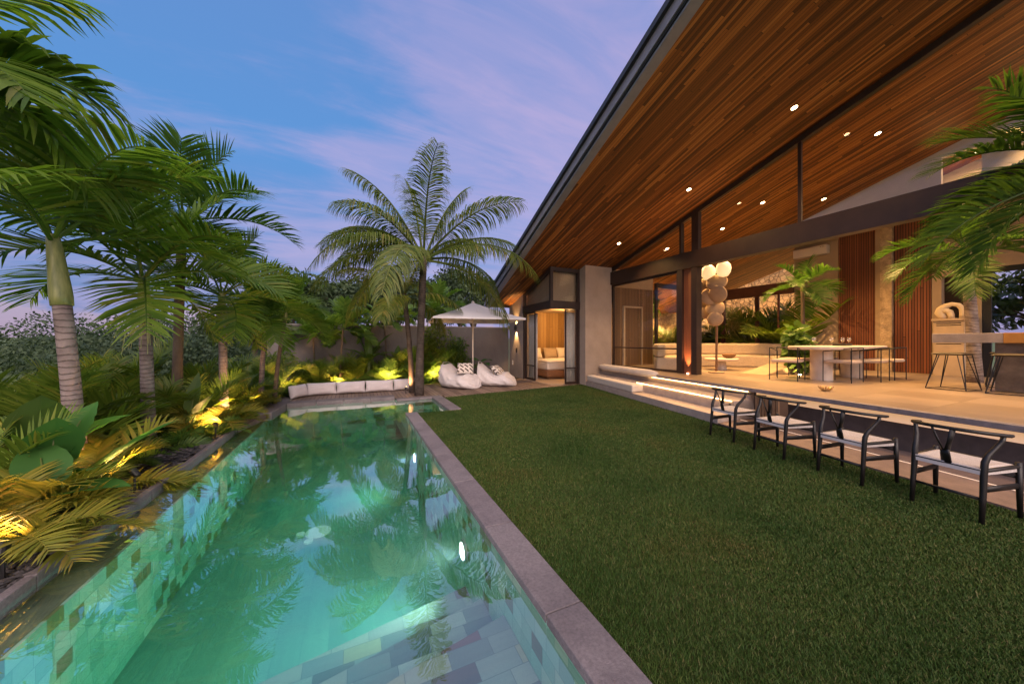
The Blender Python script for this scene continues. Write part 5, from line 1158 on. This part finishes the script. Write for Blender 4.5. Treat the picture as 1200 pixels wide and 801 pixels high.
# bamboo-like lit bush under the parasol
def bush(lb, loc, R, n, size, seed, leaf, name='shrub', group=None, clumps=9, aspect=.32):
    rng = np.random.default_rng(seed); t = thing(name, lb, 'shrub', loc, 0, group); st_ = MB(); cs = []; rs = []
    for i in range(clumps):
        a = rng.uniform(0, 6.28); q = rng.uniform(.1, .75); z = rng.uniform(.3, 1) * R[2]; c = (R[0] * q * cos(a), R[1] * q * sin(a), z); cs.append(c); rs.append((R[0] * .42, R[1] * .42, R[2] * .28))
        st_.tube([(.1 * q * cos(a), .1 * q * sin(a), -.05), (c[0] * .6, c[1] * .6, z * .6), c], [.014, .010, .005], 5)
    st_.build('stems', BARK, t); mb = MB(); leaf_cloud(mb, cs, rs, n, size, rng, aspect=aspect, up=.4); mb.build('foliage', leaf, t); return t
bush('tall lit shrub with small leaves left of the parasol pole', (2.75, 12.95, -.01), (.75, .35, 1.75), 2600, .13, 81, G_ARECA)
bush('leafy shrub against the wall behind the bean bags', (3.6, 13.05, -.01), (.6, .3, 1.35), 1500, .14, 82, G_BROAD)
bush('low spreading shrub at the lower edge of the meadow', (-4.6, 3.9, -.4), (.8, .8, .8), 1500, .14, 83, G_BROAD)
bush('low shrub behind the cushion row before the wall', (-1.5, 12.6, -.01), (.7, .4, .8), 1500, .12, 84, G_BROAD)
bush('rounded shrub in front of the wall end', (-2.4, 12.2, -.01), (.7, .6, 1.0), 1600, .13, 85, G_ARECA)
# ground cover between the plants
gc = MB(); rngg = np.random.default_rng(6)
pts = [(x, y, .08) for x, y in zip(-2.45 - 2.4 * rngg.random(120), 2.2 + 8.5 * rngg.random(120))] + [(x, y, .08) for x, y in zip(-1.8 + 7.4 * rngg.random(70), 12.1 + 1.1 * rngg.random(70))] + [(x, y, .08) for x, y in zip(-1.7 + 3.1 * rngg.random(40), 11.1 + .9 * rngg.random(40))]
leaf_cloud(gc, pts, [(.22, .22, .13)] * len(pts), 9000, .11, rngg, up=.7, aspect=.5)
o = gc.build('ground_cover', G_BROAD); o['kind'] = 'stuff'; tag(o, 'low leafy ground cover between the palms', 'ground cover')

# rear court plants (lit behind the glass)
CG = 'plants in the rear court'
for (x, y), src, a, s, lb in [((15.6, 8.6), A1, 0, 1.5, 'tall court palm clump behind the corner mullion'), ((15.4, 7.4), A2, 1, 1.5, 'court palm clump behind the disc lamp'), ((16.2, 9.9), A1, 2, 1.6, 'court palm clump far back by the stone wall'), ((12.6, 11.4), A2, 3, 1.2, 'court palm clump behind the left window pane'), ((14.9, 10.6), A4, 4, 1.3, 'court palm clump in the corner of the court')]:
    c = dup(src, (x, y, .5), a, lb, s); c['group'] = CG
for (x, y), src, a, s, lb in [((15.0, 7.0), A1, 0, 2.2, 'very tall court palm clump behind the indoor palm'), ((15.9, 8.0), A2, 1, 2.3, 'very tall court palm clump in the middle of the glazing'), ((15.6, 9.4), A1, 2, 2.1, 'very tall court palm clump by the court corner'), ((14.9, 11.9), A1, 5, 1.6, 'tall court palm clump behind the leaning tree')]:
    c = dup(src, (x, y, .5), a, lb, s); c['group'] = CG
for (x, y), s, lb in [((15.2, 9.0), 1.7, 'court fern by the mullion'), ((15.0, 7.9), 1.6, 'court fern low behind the sofa back'), ((13.0, 10.3), 1.6, 'court fern behind the left window sill')]:
    c = dup(F1, (x, y, .5), 1.0, lb, s); c['group'] = CG
tree('small court tree with a leaning dark trunk against the stone wall', (12.2, 11.9, .5), 3.3, (1.3, .9, .8), 1500, .16, 91, leaf=G_BROAD, trunk_r=.07)
bush('broad-leaved indoor plant at the left end of the dining table', (10.9, 5.15, T0), (.45, .45, 1.1), 420, .26, 92, G_BROAD, aspect=.6, name='house_plant')

# ------------------------------------------------------------------ trees behind the wall, far wood, far house
TG = 'trees behind the garden wall'
for (x, y, H, cr, n, sz, mt, lb) in [
    (-2.2, 19, 4.4, (2.2, 2, 1.7), 3600, .26, G_FAR, 'rounded dark tree behind the left end of the garden wall'),
    (1.3, 20, 4.6, (2.4, 2, 1.9), 4200, .26, G_FAR2, 'dark dense tree behind the coconut trunks'),
    (-.6, 23, 5.2, (2.4, 2.2, 2.0), 3600, .30, G_FAR, 'broad tree behind the young palm at the wall'),
    (4.2, 19.5, 4.9, (2.2, 2, 2.1), 4000, .25, G_FAR2, 'dark tree behind the wall above the parasol'),
    (6.6, 23, 6.6, (1.5, 1.5, 2.9), 3600, .27, G_FAR, 'tall pointed tree rising near the eave'),
    (8.6, 26, 6.2, (2.0, 2, 2.2), 2600, .30, G_FAR2, 'tree crown just left of the far eave corner'),
    (-5.2, 24, 3.6, (2.6, 2.2, 1.8), 3200, .30, G_FAR2, 'low spreading tree beyond the slim palm'),
    (2.9, 27, 6.4, (2.6, 2, 2.3), 3200, .32, G_FAR, 'farther tree crown between the coconut palm and parasol')]:
    tree(lb, (x, y, -1.6), H + 2.3, cr, n, sz, int(abs(x * 17) + y), leaf=mt, group=TG, clumps=20, trunk_r=.16)
tree('dark shrubby tree outside the window at the right end of the room', (18.2, 2.6, .0), 4.6, (1.6, 2.4, 2.0), 3000, .24, 97, leaf=G_FAR2, clumps=18, trunk_r=.1)
tree('second dark tree outside the window at the right end, farther off', (20.5, .2, .0), 5.4, (2, 2.4, 2.4), 2600, .28, 98, leaf=G_FAR2, clumps=18, trunk_r=.1)
VG = 'scattered trees in the valley'
for (x, y, H, cr, n, sz, mt, lb) in [
    (-30, 21, 2.6, (3.6, 3, 1.6), 2600, .34, G_FAR2, 'dark round bush at the left edge of the meadow'),
    (-33, 46, 6.4, (3.5, 3, 2.2), 2400, .42, G_FAR, 'valley tree with open crown right of the nearest palm trunk'),
    (-22, 46, 6.6, (3.4, 3, 2.4), 2400, .42, G_FAR2, 'valley tree standing above the wood behind the second palm'),
    (-14, 44, 6.3, (3.2, 3, 2.2), 2400, .42, G_FAR, 'valley tree between the dark stemmed palm and the slim palm')]:
    tree(lb, (x, y, -3.6), H, cr, n, sz, int(abs(x * 13) + y), leaf=mt, group=VG, clumps=16, trunk_r=.25)
rw = np.random.default_rng(77); cs = []; rs = []
for i in range(420):
    a = rw.uniform(radians(92), radians(178)); r = rw.uniform(40, 125); x, y = r * cos(a), r * sin(a)
    if r < 62 and x < -24 and y < 42: continue
    R0 = rw.uniform(.9, 2.2) * (1 + r / 140); cs.append((x, y, -3.3 + R0 * .55 + r * .019)); rs.append((R0, R0, R0 * rw.uniform(.5, .85)))
wd = MB(); leaf_cloud(wd, cs, rs, 300000, .27, rw, aspect=.75); o = wd.build('woodland', G_FAR); o['kind'] = 'stuff'; tag(o, 'far green wood and scrub filling the valley', 'woodland')
cs = []; rs = []
for i in range(60):
    a = rw.uniform(radians(84), radians(120)); r = rw.uniform(30, 48); x, y = r * cos(a), r * sin(a); R0 = rw.uniform(1.6, 3.2); cs.append((x, y, -1.4 + R0 * .9)); rs.append((R0, R0, R0 * .8))
wd = MB(); leaf_cloud(wd, cs, rs, 40000, .24, rw, aspect=.6); o = wd.build('woodland', G_FAR2); o['kind'] = 'stuff'; tag(o, 'dark scrub behind the garden wall', 'woodland')
t = thing('far_house', 'distant house with a red tiled roof on the valley rim', 'house', (-112, 68, -1.0), radians(20))
MB().box((-7, -4, 0), (7, 4, 5.2)).build('wall', mat('far_wall', (.55, .50, .45), .9), t)
MB().add([(-8, -5, 5.1), (8, -5, 5.1), (8, 5, 5.1), (-8, 5, 5.1), (-4, 0, 8.0), (4, 0, 8.0)], [(0, 1, 5, 4), (1, 2, 5), (2, 3, 4, 5), (3, 0, 4), (3, 2, 1, 0)]).build('roof', mat('red_tiles', (.42, .12, .08), .9, .2, 1), t)
# pile of cut brown branches at the edge of the meadow
tag((lambda m_: (leaf_cloud(m_, [(-23.5, 26, -2.6), (-22, 26.5, -2.8)], [(1.3, 1, .9), (1, 1, .7)], 700, .4, rw, aspect=.2), m_)[1])(MB()).build('brush_pile', mat('dry_brush', (.30, .20, .13), .95, .3, 2)), 'heap of dry brown cut branches at the edge of the meadow', 'brush pile')

# ------------------------------------------------------------------ garden spotlights
def spot(x, y, aim, P, lb, z=.0, cone=85, col=WARM):
    t = thing('garden_spotlight', lb, 'garden light', (x, y, z), 0, 'ground spotlights in the beds')
    v = Vector(aim).normalized(); a = Vector((0, 0, .07))
    MB().tube([(0, 0, -.14), (0, 0, .05)], .010, 6).build('spike', steel2, t)
    MB().tube([a - v * .05, a + v * .035], [.026, .032], 12).build('housing', steel2, t, smooth=False)
    MB().tube([a + v * .0352, a + v * .038], [.027, .025], 12).build('lens', emit('spot_lens', (1, .66, .26), 20), t)
    lamp('spot_beam', 'SPOT', tuple(a + v * .05), P, col, aim=aim, cone=cone, blend=.7, radius=.07, parent=t)
GC_ = (1, .50, .19)
for x, y, aim, P, lb in [
    (-2.02, 4.72, (-.75, .45, .8), 20, 'garden spotlight under the small areca by the nearest kerb'),
    (-2.62, 5.02, (-.3, .5, 1), 16, 'garden spotlight at the foot of the nearest palm trunk'),
    (-2.00, 6.85, (-.6, .9, .9), 28, 'bright garden spotlight under the yellow-lit areca'),
    (-2.05, 7.9, (-.5, .6, 1), 26, 'garden spotlight at the foot of the slim palm'),
    (-1.92, 9.0, (-.4, .9, 1), 22, 'garden spotlight near the far-left coping'),
    (-1.75, 11.0, (-.1, .9, 1), 40, 'garden spotlight before the grey wall end'),
    (-.45, 11.75, (.0, .9, 1), 70, 'garden spotlight behind the second white cushion'),
    (1.05, 11.5, (0, .9, 1), 60, 'garden spotlight behind the slim coconut palm'),
    (1.30, 9.98, (.28, .22, 1), 30, 'garden spotlight shining up the slim coconut trunk'),
    (2.5, 12.12, (.1, .9, 1), 90, 'garden spotlight at the foot of the lit shrub by the parasol'),
    (-2.05, 3.35, (-.3, .8, .9), 7, 'garden spotlight under the yellowing areca at the lower left'),
    (17.9, 6.3, (.5, .1, 1), 60, 'court spotlight at the near end of the side stone wall'),
    (18.1, 8.0, (.5, .1, 1), 80, 'court spotlight washing the side stone wall'),
    (18.1, 10.4, (.5, .2, 1), 80, 'court spotlight washing the corner of the stone wall'),
    (13.2, 12.6, (0, .4, 1), 90, 'court spotlight washing the stone wall behind the left pane'),
    (15.6, 12.5, (0, .5, 1), 90, 'court spotlight washing the stone wall behind the post'),
    (11.3, 12.2, (0, .4, 1), 70, 'court spotlight washing the stone wall by the bedroom')]:
    spot(x, y, aim, P * (3.2 if x > 10 else 1.0), lb, z=(.5 if x > 10 else .10), col=GC_, cone=140)
